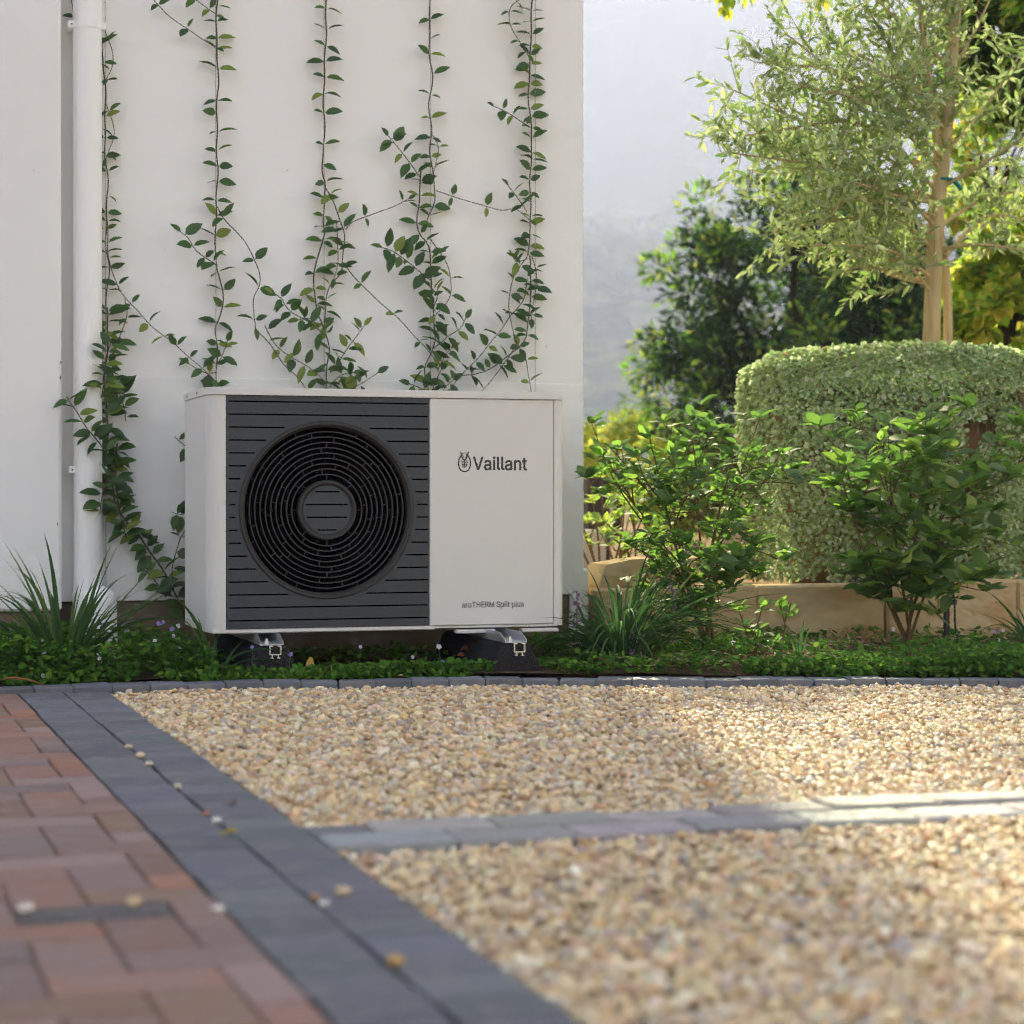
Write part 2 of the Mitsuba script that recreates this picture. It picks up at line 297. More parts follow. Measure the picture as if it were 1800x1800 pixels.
# downpipe
pc, pr = at(154.5, 600, Y=WY - 0.062)[0], 0.0445
dp = thing('downpipe', 'white downpipe in the corner beside the pilaster', 'drainpipe')
z = np.array([0.25, 5.15]); part(dp, 'pipe', ply(tube(np.stack([pc + 0 * z, WY - 0.062 + 0 * z, z], 1), pr, 40), 'm_pipe', 40))
for k, py in enumerate((46, 826)):
    bz = at(130, py, Y=WY - 0.062)[2]
    b = part(dp, 'bracket', ply(tube([[pc, WY - 0.062, bz - 0.011], [pc, WY - 0.062, bz + 0.011]], pr + 0.0025, 40), 'm_pipe', 40))
    part(dp, 'bracket__lug', ply(join([cbox(pc - pr - 0.016, pc - pr + 0.008, WY - 0.082, WY - 0.045, bz - 0.012, bz + 0.012, 0.003), cbox(pc + pr - 0.008, pc + pr + 0.014, WY - 0.08, WY - 0.045, bz - 0.011, bz + 0.011, 0.003),
        cbox(pc - pr - 0.012, pc - pr, WY - 0.048, WY - 0.001, bz - 0.01, bz + 0.01, 0.002)]), 'm_pipe'))
    part(dp, 'bracket__bolt', ply(tube([[pc - pr - 0.005, WY - 0.0835, bz], [pc - pr - 0.005, WY - 0.08, bz]], 0.0028, 10), 'm_screw'))
t_ = np.radians(np.linspace(90, 0, 9)); m = trimesh.creation.revolve(np.r_[np.stack([0.044 * np.cos(t_), 0.205 + 0.05 * np.sin(t_)], 1), [[0.046, 0.10], [0.052, 0.02], [0.052, 0.0]]], sections=40)
m.apply_translation([pc + 0.038, WY - 0.12, 0.02]); part(dp, 'shoe', ply(m, 'm_pipe', 40), 'white rounded shoe at the foot of the pipe')
part(dp, 'shoe__socket', ply(tube([[pc, WY - 0.062, 0.06], [pc, WY - 0.062, 0.251]], pr + 0.004, 36), 'm_pipe', 40))
# ------------------------------------------------------------------ the heat pump
hp = thing('heat_pump', 'pale grey outdoor heat pump with dark slatted grille and round fan guard', 'heat pump')
Wd, Dp, ZB, ZS, ZT, RC = 1.1, 0.43, 0.158, 0.853, 0.875, 0.045
x1, x2, x3 = at(397, 900, Y=0)[0], at(754.5, 900, Y=0)[0], at(974, 900, Y=0)[0]
def sheet(path, t=0.0025):
    return LineString(path).buffer(t / 2, cap_style=2, join_style=1)
def arc(cx, cy, r, a0, a1, n=10): return [(cx + r * math.cos(math.radians(a)), cy + r * math.sin(math.radians(a))) for a in np.linspace(a0, a1, n)]
def upright(poly, z0, z1):
    m = extrude(poly, z1 - z0); m.apply_translation([0, 0, z0]); return m
part(hp, 'side_panel', ply(upright(sheet([(0.0012, Dp)] + arc(RC, RC, RC - 0.0012, 180, 270) + [(x1 - 0.001, 0.0012), (x1 - 0.001, 0.014)]), ZB, ZS - 0.0015), 'm_paint_grey', 40))
part(hp, 'side_panel', ply(upright(sheet([(Wd - 0.0012, Dp)] + arc(Wd - 0.022, 0.022, 0.0208, 0, -90) + [(x3 + 0.0015, 0.0012), (x3 + 0.0015, 0.014)]), ZB + 0.002, ZS - 0.0015), 'm_paint_grey', 40))
part(hp, 'back_panel', ply(box(0.004, Wd - 0.004, Dp - 0.004, Dp - 0.001, ZB, ZS), 'm_paint_grey'))
fp = part(hp, 'front_panel', ply(cbox(x2 + 0.0015, x3 - 0.0015, 0.0, 0.03, ZB + 0.008, ZS - 0.0015, 0.002), 'm_paint_grey'))
part(hp, 'base_tray', ply(join([cbox(0.012, x2 + 0.02, 0.001, Dp - 0.01, ZB - 0.004, ZB + 0.0085, 0.003), cbox(x2 + 0.021, Wd - 0.02, 0.006, Dp - 0.01, ZB - 0.001, ZB + 0.0065, 0.003)]), 'm_paint_grey'))
for a, b in ((803, 871), (918, 982)):
    xa, xb = at(a, 1108, Y=-0.004)[0], at(b, 1105, Y=-0.004)[0]
    part(hp, 'drip_rail', ply(cbox(xa, xb, -0.005, 0.03, ZB - 0.017, ZB - 0.006, 0.002), 'm_paint_grey'))
lid_poly = Polygon([(-0.003, Dp + 0.004)] + arc(RC, RC - 0.003, RC + 0.003, 180, 270, 14) + arc(Wd - 0.022, 0.022 - 0.003, 0.025, -90, 0, 10) + [(Wd + 0.003, Dp + 0.004)])
lid = part(hp, 'lid', ply(join([upright(lid_poly, ZS, ZT - 0.003), upright(lid_poly.buffer(-0.0025), ZT - 0.003, ZT)]), 'm_paint_grey', 30))
sp = at(343, 693.5, Y=0.18)
for yy in (0.17, 0.36): part(lid, 'screw', ply(tube([[-0.0046, yy, 0.864], [-0.0028, yy, 0.864]], 0.0042, 12), 'm_screw'))
# dark grille: slats cut round the fan opening
fc = at(575.5, 896.5, Y=0); FX, FZ, FR = fc[0], fc[2], 0.263
gp = sbox(x1 + 0.0008, ZB + 0.0095, x2 - 0.0008, ZS - 0.001)
hole = Point(FX, FZ).buffer(FR, 64); slat_pitch = 0.0378; z_top = at(397, 705, Y=0)[2]
cuts = [z_top - k * slat_pitch for k in range(18)]
grooves = unary_union([sbox(x1 + 0.008, c - 0.0022, x2 - 0.004, c + 0.0022) for c in cuts]).difference(Point(FX, FZ).buffer(FR + 0.012, 64))
face = gp.difference(hole).difference(grooves)
gr = part(hp, 'grille', ply(front(gp.difference(Point(FX, FZ).buffer(FR - 0.001, 64)), 0.011, 0.003), 'm_black'))
edges = [ZS] + cuts + [ZB]
for k in range(len(edges) - 1):
    s = face.intersection(sbox(0, edges[k + 1], 1, edges[k]))
    for q in getattr(s, 'geoms', [s]):
        if q.area > 1e-5: part(gr, 'slat', ply(front(q, 0.0, 0.009), 'm_dark_panel'))
fg = part(hp, 'fan_guard', ply(None or (lambda: (lambda m: m)(trimesh.creation.revolve(np.array([[FR - 0.002, 0.02], [FR + 0.0015, -0.001], [FR - 0.002, -0.006], [FR - 0.009, -0.006], [FR - 0.0165, 0.004], [FR - 0.018, 0.03], [FR - 0.002, 0.02]]), sections=96)))().apply_transform(np.array([[1, 0, 0, FX], [0, 0, 1, 0], [0, -1, 0, FZ], [0, 0, 0, 1.0]])), 'm_guard', 30), 'round dark guard of thin rings in front of the fan')
def ringmesh(r, t, y0, y1):
    m = trimesh.creation.revolve(np.array([[r - t / 2, y0], [r + t / 2, y0], [r + t / 2, y1], [r - t / 2, y1], [r - t / 2, y0]]), sections=88)
    m.apply_transform(np.array([[1, 0, 0, FX], [0, 0, 1, 0], [0, -1, 0, FZ], [0, 0, 0, 1.0]])); return m
RR = [0.2325 - 0.0158 * k for k in range(9)] + [0.0885]
offs = [22, 33, 6, 0, 40, 8, 27, 12, 38, 0]
for r in RR[:-1]: part(fg, 'ring', ply(ringmesh(r, 0.003, 0.004, 0.016), 'm_guard', 30))
for k in range(10):
    ra, rb = ([FR - 0.017] + RR)[k], ([FR - 0.017] + RR)[k + 1]
    for j in range(8):
        a = math.radians(90 - offs[k] + 45 * j); b = cbox(-0.0011, 0.0011, 0.006, 0.018, rb, ra, 0.0004)
        b.apply_transform(trimesh.transformations.rotation_matrix(a - math.pi / 2, [0, -1, 0])); b.apply_translation([FX, 0, FZ]); part(fg, 'spoke', ply(b, 'm_guard'))
hr = 0.0885
m = trimesh.creation.revolve(np.array([[hr, 0.03], [hr, 0.0], [hr - 0.003, -0.004], [hr - 0.0085, -0.004], [hr - 0.0155, 0.004], [hr - 0.0165, 0.012]]), sections=72)
m.apply_transform(np.array([[1, 0, 0, FX], [0, 0, 1, 0], [0, -1, 0, FZ], [0, 0, 0, 1.0]])); part(fg, 'hub_rim', ply(m, 'm_guard', 30))
disc = Point(FX, FZ).buffer(hr - 0.0155, 48)
part(fg, 'hub', ply(front(disc, 0.010, 0.02), 'm_black'))
dcut = [c for c in cuts if abs(c - FZ) < 0.08]
dg = unary_union([sbox(FX - math.sqrt(max(0, 0.066**2 - (c - FZ) ** 2)), c - 0.0022, FX + math.sqrt(max(0, 0.066**2 - (c - FZ) ** 2)), c + 0.0022) for c in dcut if abs(c - FZ) < 0.065])
part(fg, 'hub_cover', ply(front(disc.buffer(-0.0005).difference(dg), 0.003, 0.0068), 'm_dark_panel'))
# fan and the black shroud behind the guard
m = trimesh.creation.revolve(np.array([[0.001, 0.22], [FR - 0.012, 0.22], [FR - 0.012, 0.012]]), sections=64)
m.apply_transform(np.array([[1, 0, 0, FX], [0, 0, 1, 0], [0, -1, 0, FZ], [0, 0, 0, 1.0]])); part(hp, 'fan_shroud', ply(m, 'm_black', 30))
bl = []
for k in range(3):
    rr, aa = np.meshgrid(np.linspace(0.07, 0.225, 8), np.linspace(0, 1, 9), indexing='ij'); an = np.radians(120 * k + 20 + 78 * aa + 60 * rr)
    v = np.stack([FX + rr * np.cos(an), 0.10 + 0.07 * aa, FZ + rr * np.sin(an)], -1).reshape(-1, 3); i_ = np.arange(72).reshape(8, 9)
    bl.append(tm(v, np.vstack([(q_ := np.stack([i_[:-1, :-1], i_[1:, :-1], i_[1:, 1:], i_[:-1, 1:]], -1).reshape(-1, 4))[:, [0, 1, 2]], q_[:, [0, 2, 3]]])))
part(hp, 'fan', ply(join(bl), 'm_black', True))
# print on the front panel
def lettering(text, px0, px1, py_base, height, bold, m):
    a = at(px0, py_base, Y=-0.0005); b = at(px1, py_base, Y=-0.0005); t = meshkit.text_mesh(text, height, 0.0008, bold); v = t.vertices.copy()
    s = (b[0] - a[0]) / (v[:, 0].max() - v[:, 0].min())
    t.vertices = np.stack([a[0] + (v[:, 0] - v[:, 0].min()) * s, -0.0008 + (0.0008 - v[:, 2]), a[2] + v[:, 1]], 1); return part(fp, 'lettering', ply(t, m))
lettering('Vaillant', 831.5, 926.5, 825.5, 0.0385, True, 'm_print')
lettering('aroTHERM Split plus', 812, 921, 1068, 0.0165, True, 'm_print_pale')
e0 = at(816.5, 812, Y=0); ex, ez, u = e0[0], e0[2], 0.00172     # emblem: a hare's head in an egg outline; u = one pixel of the photo
th = np.linspace(math.radians(122), math.radians(418), 60)
egg = LineString([(ex + 11 * u * math.cos(t) * (1 - 0.08 * math.sin(t)), ez - 1.5 * u + 15.5 * u * math.sin(t)) for t in th]).buffer(1.15 * u)
def stroke(pts, w): return LineString([(ex + x * u, ez + y * u) for x, y in pts]).buffer(w * u)
em = unary_union([egg, stroke([(-7, 17), (-5.5, 11), (-2.6, 4.5)], 1.0), stroke([(-7, 17), (-3.5, 13.5), (-2.2, 6)], 0.5), stroke([(7, 17), (5, 11), (2.4, 4.5)], 1.2), stroke([(7, 17), (3.2, 12), (2.0, 6)], 0.5),
    stroke([(-3.5, 15), (0, 16), (3.5, 15)], 0.5), stroke([(-2.6, 4.8), (0, 3.2), (2.6, 4.8)], 1.2), stroke([(0, 4), (0, -7.5)], 0.9), stroke([(-4.6, 3), (-4.8, -2), (-3.2, -8), (0, -10.4), (3.2, -8), (4.8, -2), (4.6, 3)], 0.55),
    stroke([(-3, 0.2), (-2.2, -0.6)], 0.9), stroke([(3, 0.2), (2.2, -0.6)], 0.9), stroke([(-2.6, -4.6), (-2.2, -5.2)], 0.8), stroke([(2.6, -4.6), (2.2, -5.2)], 0.8), stroke([(-1.4, -7.4), (0, -8.4), (1.4, -7.4)], 0.5)])
part(fp, 'emblem', ply(front(em, -0.0008, 0.0008), 'm_print'))

# rubber feet with aluminium channel and galvanised bracket
def foot(px, yf, label):
    k = thing('rubber_foot', label, 'rubber foot', 'rubber feet under the heat pump'); c = at(px, 1130, Y=yf)[0] + 0.0
    zb, zt = 0.03, 0.122
    m = extrude(Polygon([(-0.074, zb), (0.074, zb), (0.069, zb + 0.035), (0.05, zt - 0.012), (0.037, zt), (-0.037, zt), (-0.05, zt - 0.012), (-0.069, zb + 0.035)]), 0.62)
    def lay(m, dx=0.0, dy=0.0):
        v = m.vertices.copy(); m.vertices = np.stack([c + dx + v[:, 0], yf + dy + v[:, 2], v[:, 1]], 1); return m
    part(k, 'block', ply(lay(m), 'm_rubber'))
    s = unary_union([sbox(-0.017, zt - 0.026, 0.017, zt - 0.0235), sbox(-0.017, zt - 0.026, -0.0145, zt + 0.001), sbox(0.0145, zt - 0.026, 0.017, zt + 0.001), sbox(-0.017, zt - 0.0015, -0.007, zt + 0.001), sbox(0.007, zt - 0.0015, 0.017, zt + 0.001),
        sbox(-0.010, zt - 0.034, -0.0075, zt - 0.025), sbox(0.0075, zt - 0.034, 0.010, zt - 0.025), sbox(-0.014, zt - 0.036, -0.006, zt - 0.0335), sbox(0.006, zt - 0.036, 0.014, zt - 0.0335)])
    part(k, 'channel', ply(lay(extrude(s, 0.63), 0.008, -0.012), 'm_alu'))
    w = 0.034
    base = extrude(sbox(-w, zt + 0.002, w, zt + 0.0045), 0.52); br = [lay(base, 0, 0.0)]
    prof = Polygon([(0.0, zt + 0.0045), (0.52, zt + 0.0045), (0.52, 0.153), (0.055, 0.153), (0.0, zt + 0.011)])
    for sg in (-1, 1):
        f_ = extrude(prof, 0.0025); v = f_.vertices.copy(); f_.vertices = np.stack([c + sg * (w - 0.00125) - 0.00125 + v[:, 2], yf + v[:, 0], v[:, 1]], 1); br.append(f_)
    part(k, 'bracket', ply(join(br), 'm_galv'))
    b = part(k, 'bolt', ply(join([tube([[c - 0.012, yf + 0.02, zt + 0.0046], [c - 0.012, yf + 0.02, zt + 0.013]], 0.0075, 6), tube([[c - 0.012, yf + 0.02, zt + 0.013], [c - 0.012, yf + 0.02, zt + 0.02]], 0.004, 10)]), 'm_alu'))
foot(478, -0.085, 'black rubber block under the left end of the unit, half hidden by ground cover')
foot(907, -0.20, 'black rubber block under the right end of the unit, standing clear at the kerb')

# ------------------------------------------------------------------ paving
JOINT = 0.003
def jit(m, tilt=0.006, dz=0.0012, rot=0.006):
    c = m.bounds.mean(0); M = trimesh.transformations.euler_matrix(rng.normal(0, tilt), rng.normal(0, tilt), rng.normal(0, rot)); m.apply_translation(-c); m.apply_transform(M); m.apply_translation(c + [0, 0, rng.normal(0, dz)]); return m
pav = thing('paving', 'red clay brick paving laid in a basket of crossed bricks', kind='structure')
SKEW = T().translate([-0.43, -0.2, 0]).rotate([0, 0, 1], math.degrees(0.0127)).translate([0.43, 0.2, 0])
scene[pav] = ply(box(-2.35, -0.556, -4.9, -0.246, -0.09, 0.0145), 'm_sand', to_world=SKEW)
BR = [(0.245, 0.125, 0.095), (0.215, 0.125, 0.10), (0.20, 0.135, 0.125), (0.30, 0.135, 0.08), (0.21, 0.125, 0.08), (0.28, 0.195, 0.175), (0.235, 0.145, 0.12), (0.18, 0.135, 0.135), (0.27, 0.145, 0.11)]
DARK = at(235, 1592, Z=0.02)
cnt = 0
for j in range(-52, 0):
    for i in range(-14, 2):
        k = (i - j) % 4
        if k == 0: r = (i, i + 2, j, j + 1)
        elif k == 3: r = (i, i + 1, j, j + 2)
        else: continue
        xa, xb, ya, yb = -0.62 + r[0] * 0.0975, -0.62 + r[1] * 0.0975, -0.02 + r[2] * 0.0975, -0.02 + r[3] * 0.0975
        xb, yb = min(xb, -0.5565), min(yb, -0.249)
        if xb - xa < 0.02 or yb - ya < 0.02 or xb < -1.62 or ya < -4.85: continue
        m = jit(cbox(xa + JOINT / 2, xb - JOINT / 2, ya + JOINT / 2, yb - JOINT / 2, -0.03, 0.02, 0.003), 0.007, 0.0011, 0.012)
        c = (0.72 * np.array(BR[rng.integers(len(BR))]) + 0.28 * np.array([0.235, 0.14, 0.115])) * rng.uniform(0.88, 1.12)
        if xa < DARK[0] < xb and ya < DARK[1] < yb: c = (0.075, 0.072, 0.074)
        k_ = part(pav, 'brick', colored(m, 'm_paver', c)); scene[k_]['to_world'] = SKEW; cnt += 1
band = thing('paver_band', 'two rows of dark blue grey clay pavers edging the red paving', kind='structure')
scene[band] = ply(box(-0.555, -0.319, -4.9, -0.246, -0.09, 0.011), 'm_sand', to_world=SKEW)
for x0, x1_, off in ((-0.5535, -0.4400, 0.0), (-0.4345, -0.3195, 0.09)):
    y = -0.243 - off * 0.5
    while y > -4.85:
        L = 0.2 if not (y > -0.27 and off) else 0.15
        g_ = 0.105 + 0.02 * rng.normal()
        c = np.array([0.116, 0.122, 0.138]) * rng.uniform(0.82, 1.2) * (1 + rng.normal(0, 0.03, 3))
        k_ = part(band, 'paver', colored(jit(cbox(x0 + rng.normal(0, 0.0012), x1_ + rng.normal(0, 0.0012), y - 0.105 + 0.0012, y, -0.03, 0.021, 0.0022), 0.004, 0.0005, 0.008), 'm_paver', c)); scene[k_]['to_world'] = SKEW; y -= 0.105
strip = thing('paver_strip', 'double row of grey pavers running across the gravel', kind='structure')
scene[strip] = ply(box(-0.285, 3.0, -2.915, -2.705, -0.06, 0.0), 'm_sand')
for row, (ya, yb) in enumerate(((-2.920, -2.816), (-2.811, -2.702))):
    x = -0.285 + (0.1 if row else 0)
    if row: part(strip, 'paver', colored(jit(cbox(-0.285, -0.189, ya, yb, -0.03, 0.022, 0.004)), 'm_paver', (0.15, 0.15, 0.165)))
    while x < 2.9:
        c = np.array([0.29, 0.275, 0.265]) * rng.uniform(0.8, 1.25) * (1 + rng.normal(0, 0.05, 3))
        part(strip, 'paver', colored(jit(cbox(x + 0.002, x + 0.198, ya + 0.001, yb - 0.001, -0.03, 0.024, 0.005), 0.01, 0.002, 0.012), 'm_paver', c)); x += 0.2
kerb = thing('kerb', 'row of dark grey pavers edging the planting bed', kind='structure')
fx = np.linspace(-2.4, 4.2, 4000); fy = kerb_y(fx); fs_ = np.r_[0, np.cumsum(np.hypot(np.diff(fx), np.diff(fy)))]
for d_ in np.arange(0.05, fs_[-1] - 0.06, 0.105):
    i_ = int(np.searchsorted(fs_, d_)); x = fx[i_]; a_ = math.atan2(fy[i_ + 20] - fy[i_ - 20], fx[i_ + 20] - fx[i_ - 20]) if 20 <= i_ < 3979 else 0.0
    m = cbox(-0.052, 0.052, 0, 0.112, -0.05, 0.032, 0.0025); m.apply_transform(trimesh.transformations.euler_matrix(rng.normal(0, 0.012), rng.normal(0, 0.01), a_ + rng.normal(0, 0.01)))
    m.apply_translation([x, fy[i_] + rng.normal(0, 0.002), rng.normal(0, 0.0015)])
    part(kerb, 'paver', colored(m, 'm_paver', np.array([0.125, 0.135, 0.155]) * rng.uniform(0.85, 1.2)))

# gravel: pebbles laid in two loose layers
gb = []
for k in range(6):
    b = trimesh.creation.icosphere(subdivisions=1 if k < 3 else 0); s = np.array([1, rng.uniform(0.7, 0.95), rng.uniform(0.5, 0.75)])
    v = b.vertices * (1 + 0.5 * (meshkit.noise(b.vertices * 1.7 + 7 * k, k)[:, None] - 0.5)) * s; gb.append(tm(v, b.faces))
def in_view(x, y, pad):
    dx, dy = x - CAM[0], y - CAM[1]; X_, Y_ = dx * CY - dy * SY, dx * SY + dy * CY
    return (np.abs(X_) < 0.262 * Y_ + pad) & (Y_ > 1.5)
pitch = 0.0115
gx, gy = np.meshgrid(np.arange(-0.33, 3.6, pitch), np.arange(-4.6, 0, pitch), indexing='ij'); gx, gy = gx.ravel(), gy.ravel()
gx = gx + rng.uniform(-0.5, 0.5, len(gx)) * pitch; gy = gy + rng.uniform(-0.5, 0.5, len(gy)) * pitch
keep = (gx > -0.312 + 0.0127 * (-0.2 - gy)) & (gy < kerb_y(gx) - 0.006) & ~((gy > -2.922) & (gy < -2.70)) & in_view(gx, gy, 0.25)
gx, gy = gx[keep], gy[keep]; n = len(gx)
dist = (gx - CAM[0]) * SY + (gy - CAM[1]) * CY
size = np.clip(rng.lognormal(math.log(0.0083), 0.30, n), 0.004, 0.0165)
gz = 0.002 + rng.uniform(-0.004, 0.011, n) + 0.006 * meshkit.fbm(np.stack([gx * 7, gy * 7, 0 * gx], -1), 2)
PEB = [(0.7, 0.52, 0.293), (0.75, 0.61, 0.397), (0.62, 0.43, 0.209), (0.76, 0.67, 0.512), (0.57, 0.41, 0.23), (0.73, 0.549, 0.293), (0.54, 0.46, 0.355), (0.4, 0.349, 0.303), (0.68, 0.549, 0.376), (0.54, 0.34, 0.178), (0.74, 0.63, 0.428), (0.43, 0.29, 0.178), (0.7, 0.549, 0.334), (0.66, 0.5, 0.293)]
pc_ = pick(PEB, n, 0.12)
vs, fs, cs, o = [], [], [], 0
near = dist < 2.45
for k in range(6):
    m = (near if k < 3 else ~near) & (np.arange(n) % 3 == k % 3); c = m.sum()
    nrm = unit(np.array([0, 0, 1.0]) + rng.normal(0, 0.38, (c, 3)))
    v, f, cc = scatter(gb[k], np.stack([gx, gy, gz], 1)[m], rng.normal(0, 1, (c, 3)) * [1, 1, 0.1], nrm, size[m], size[m] * rng.uniform(0.8, 1.1, c), pc_[m])
    vs.append(v); fs.append(f + o); cs.append(cc); o += len(v)
whole('gravel', mikit.ply((np.vstack(vs), np.vstack(fs)), 'm_pebble', smooth=True, color=np.vstack(cs)), 'loose honey coloured river gravel', 'gravel', kind='stuff')
scene_base = whole('gravel_base', ply(box(-0.33, 4.6, -4.9, -0.2, -0.09, -0.003), 'm_soil'), 'compacted base under the gravel', kind='structure')
print('pebbles', n, 'tris', sum(len(f) for f in fs), 'bricks', cnt)
#@@NEXT
# ------------------------------------------------------------------ climbing vines on wires
VL = [ply(leaf(1, 0.50, 0.16, 0.10), None, True), ply(leaf(1, 0.58, 0.10, 0.16, shape=0.8), None, True), ply(leaf(1, 0.44, 0.22, 0.22), None, True)]
def leaf_part(parent, forms, mats, pos, axis, normal, L, W=None, name='leaf'):
    d = dict(forms[rng.integers(len(forms))]); d['bsdf'] = {'type': 'ref', 'id': mats if isinstance(mats, str) else mats[rng.integers(len(mats))]}
    d['to_world'] = place(pos, axis, normal, L, W); return part(parent, name, d)
VM = ['m_vine_leaf_0', 'm_vine_leaf_0', 'm_vine_leaf_1', 'm_vine_leaf_1', 'm_vine_leaf_2', 'm_vine_leaf_3']
def vine(key, stems, dense=None):
    """stems: (radius mm, pitch of leaf nodes m, leaf length m, stand-off m, points surveyed on the wall)."""
    for si, (r, pitch, LL, off, pts) in enumerate(stems):
        p = np.array([at(x, y, Y=WY - off) for x, y in pts]); p[:, 1] += rng.normal(0, 0.006, len(p)); p = spline(p, 0.012)
        p[:, 0] += 0.0022 * np.sin(np.arange(len(p)) * 0.55 + si) ; p[:, 1] = np.minimum(p[:, 1] + 0.003 * np.cos(np.arange(len(p)) * 0.43 + si), WY - 0.004)
        part(key, 'stem', ply(tube(p, np.linspace(r, r * 0.75, len(p)) / 1000, 6), 'm_vine_stem', True))
        seg = np.r_[0, np.cumsum(np.linalg.norm(np.diff(p, axis=0), axis=1))]; s = pitch * rng.uniform(0.2, 0.7)
        while s < seg[-1]:
            i = min(np.searchsorted(seg, s), len(p) - 2); t = unit(p[i + 1] - p[i]); side = np.array([-t[2], 0, t[0]])
            for sg in (-1, 1):
                if rng.random() < 0.09: continue
                outw = np.array([0, -1, 0]); up = np.array([0, 0, 1.0])
                ax = sg * side * rng.uniform(0.7, 1.1) + outw * rng.uniform(0.05, 0.75) + up * rng.normal(0.12, 0.32)
                nm = outw * rng.uniform(0.25, 1.0) + up * rng.uniform(0.3, 1.0) + rng.normal(0, 0.2, 3)
                L = LL * rng.uniform(0.7, 1.3)
                leaf_part(key, VL, VM, p[i] + outw * 0.002 + ax * 0.004, ax, nm, L, L * rng.uniform(0.85, 1.1))
            s += pitch * rng.uniform(0.7, 1.3)
        tipax = unit(p[-1] - p[-3]) if pitch < 1 else None
        if tipax is not None and si > 0 and pts[-1][1] > 5 and pts[-1][1] < 680: leaf_part(key, VL, VM, p[-1], tipax + [0, -0.4, 0], [0, -1, 0.6], LL * 0.8)
O = 0.022
VG = 'vines climbing wires on the house wall'
v1 = thing('climbing_vine', 'leftmost climbing vine, beside the downpipe, thick with leaves low down', 'vine', VG)
vine(v1, [(2.4, 0.062, 0.046, O, [(186, 68), (178, 80), (183, 120), (186, 180), (185, 250), (190, 330), (187, 420), (192, 470), (186, 540)]),
    (2.8, 0.019, 0.055, O + 0.01, [(188, 540), (190, 600), (184, 680), (190, 740), (186, 800), (196, 850), (207, 905)]), (3.2, 0.017, 0.054, O + 0.015, [(205, 780), (203, 850), (214, 905), (240, 935), (262, 965)]),
    (3.2, 0.03, 0.056, O + 0.01, [(250, 950), (268, 975), (290, 1010), (312, 1050), (326, 1090)]), (1.6, 0.09, 0.036, O + 0.012, [(186, 55), (197, 90), (197, 120), (189, 140)]), (1.5, 0.07, 0.036, O + 0.01, [(188, 180), (200, 225), (199, 250), (187, 280)]),
    (1.6, 0.075, 0.045, O + 0.02, [(187, 375), (193, 460), (205, 495), (222, 525), (262, 568), (310, 608), (350, 642), (372, 668)]), (1.6, 0.08, 0.048, O + 0.02, [(219, 525), (222, 560), (208, 600), (200, 620)]),
    (2.0, 0.03, 0.055, O + 0.11, [(188, 800), (170, 770), (148, 748), (135, 722), (118, 697)]), (2.0, 0.03, 0.056, O + 0.05, [(192, 700), (205, 690), (225, 695)]),
    (1.8, 0.05, 0.05, O + 0.02, [(290, 1040), (262, 1010), (245, 1000)]), (1.8, 0.05, 0.05, O + 0.03, [(330, 930), (318, 945), (305, 985), (304, 1020), (307, 1058)]), (1.6, 0.035, 0.05, O + 0.03, [(328, 900), (318, 905), (300, 900)]),
    (1.8, 0.035, 0.05, O + 0.04, [(336, 790), (322, 782), (308, 768)]), (1.8, 0.025, 0.055, O + 0.08, [(200, 830), (185, 850), (174, 905)]), (1.8, 0.022, 0.055, O + 0.09, [(195, 600), (186, 640), (180, 690)]), (1.8, 0.022, 0.056, O + 0.05, [(200, 660), (212, 700), (222, 740)]), (1.8, 0.022, 0.056, O + 0.05, [(205, 880), (215, 925), (222, 945)]), (2.0, 0.03, 0.055, O + 0.03, [(195, 770), (188, 790), (205, 800)])])
v2 = thing('climbing_vine', 'second climbing vine from the left, rising behind the left end of the unit', 'vine', VG)
vine(v2, [(2.6, 0.058, 0.047, O, [(383, -30), (381, 60), (384, 130), (381, 220), (382, 300), (380, 380), (380, 460), (388, 490), (392, 520), (386, 560), (380, 580), (382, 630), (380, 720)]),
    (1.6, 0.12, 0.042, O + 0.012, [(262, -6), (300, 28), (345, 62), (372, 78), (381, 86)]), (1.6, 0.07, 0.044, O + 0.01, [(330, -10), (362, 14), (381, 28)]), (1.8, 0.042, 0.052, O + 0.05, [(380, 467), (345, 440), (330, 420), (318, 408)]),
    (1.8, 0.13, 0.048, O + 0.035, [(383, 365), (400, 390), (435, 430), (453, 470), (456, 500), (447, 525), (445, 555), (449, 578)]), (1.8, 0.07, 0.05, O + 0.03, [(449, 578), (470, 600), (500, 640), (522, 664), (545, 692)]), (1.7, 0.055, 0.05, O + 0.03, [(466, 572), (480, 600), (500, 618), (540, 645), (564, 665), (571, 680)]),
    (1.6, 0.036, 0.05, O + 0.03, [(382, 640), (392, 620), (400, 600)]), (1.6, 0.06, 0.05, O + 0.01, [(380, 655), (360, 655), (335, 640)])])
v3 = thing('climbing_vine', 'middle climbing vine with two side shoots crossing to its neighbours', 'vine', VG)
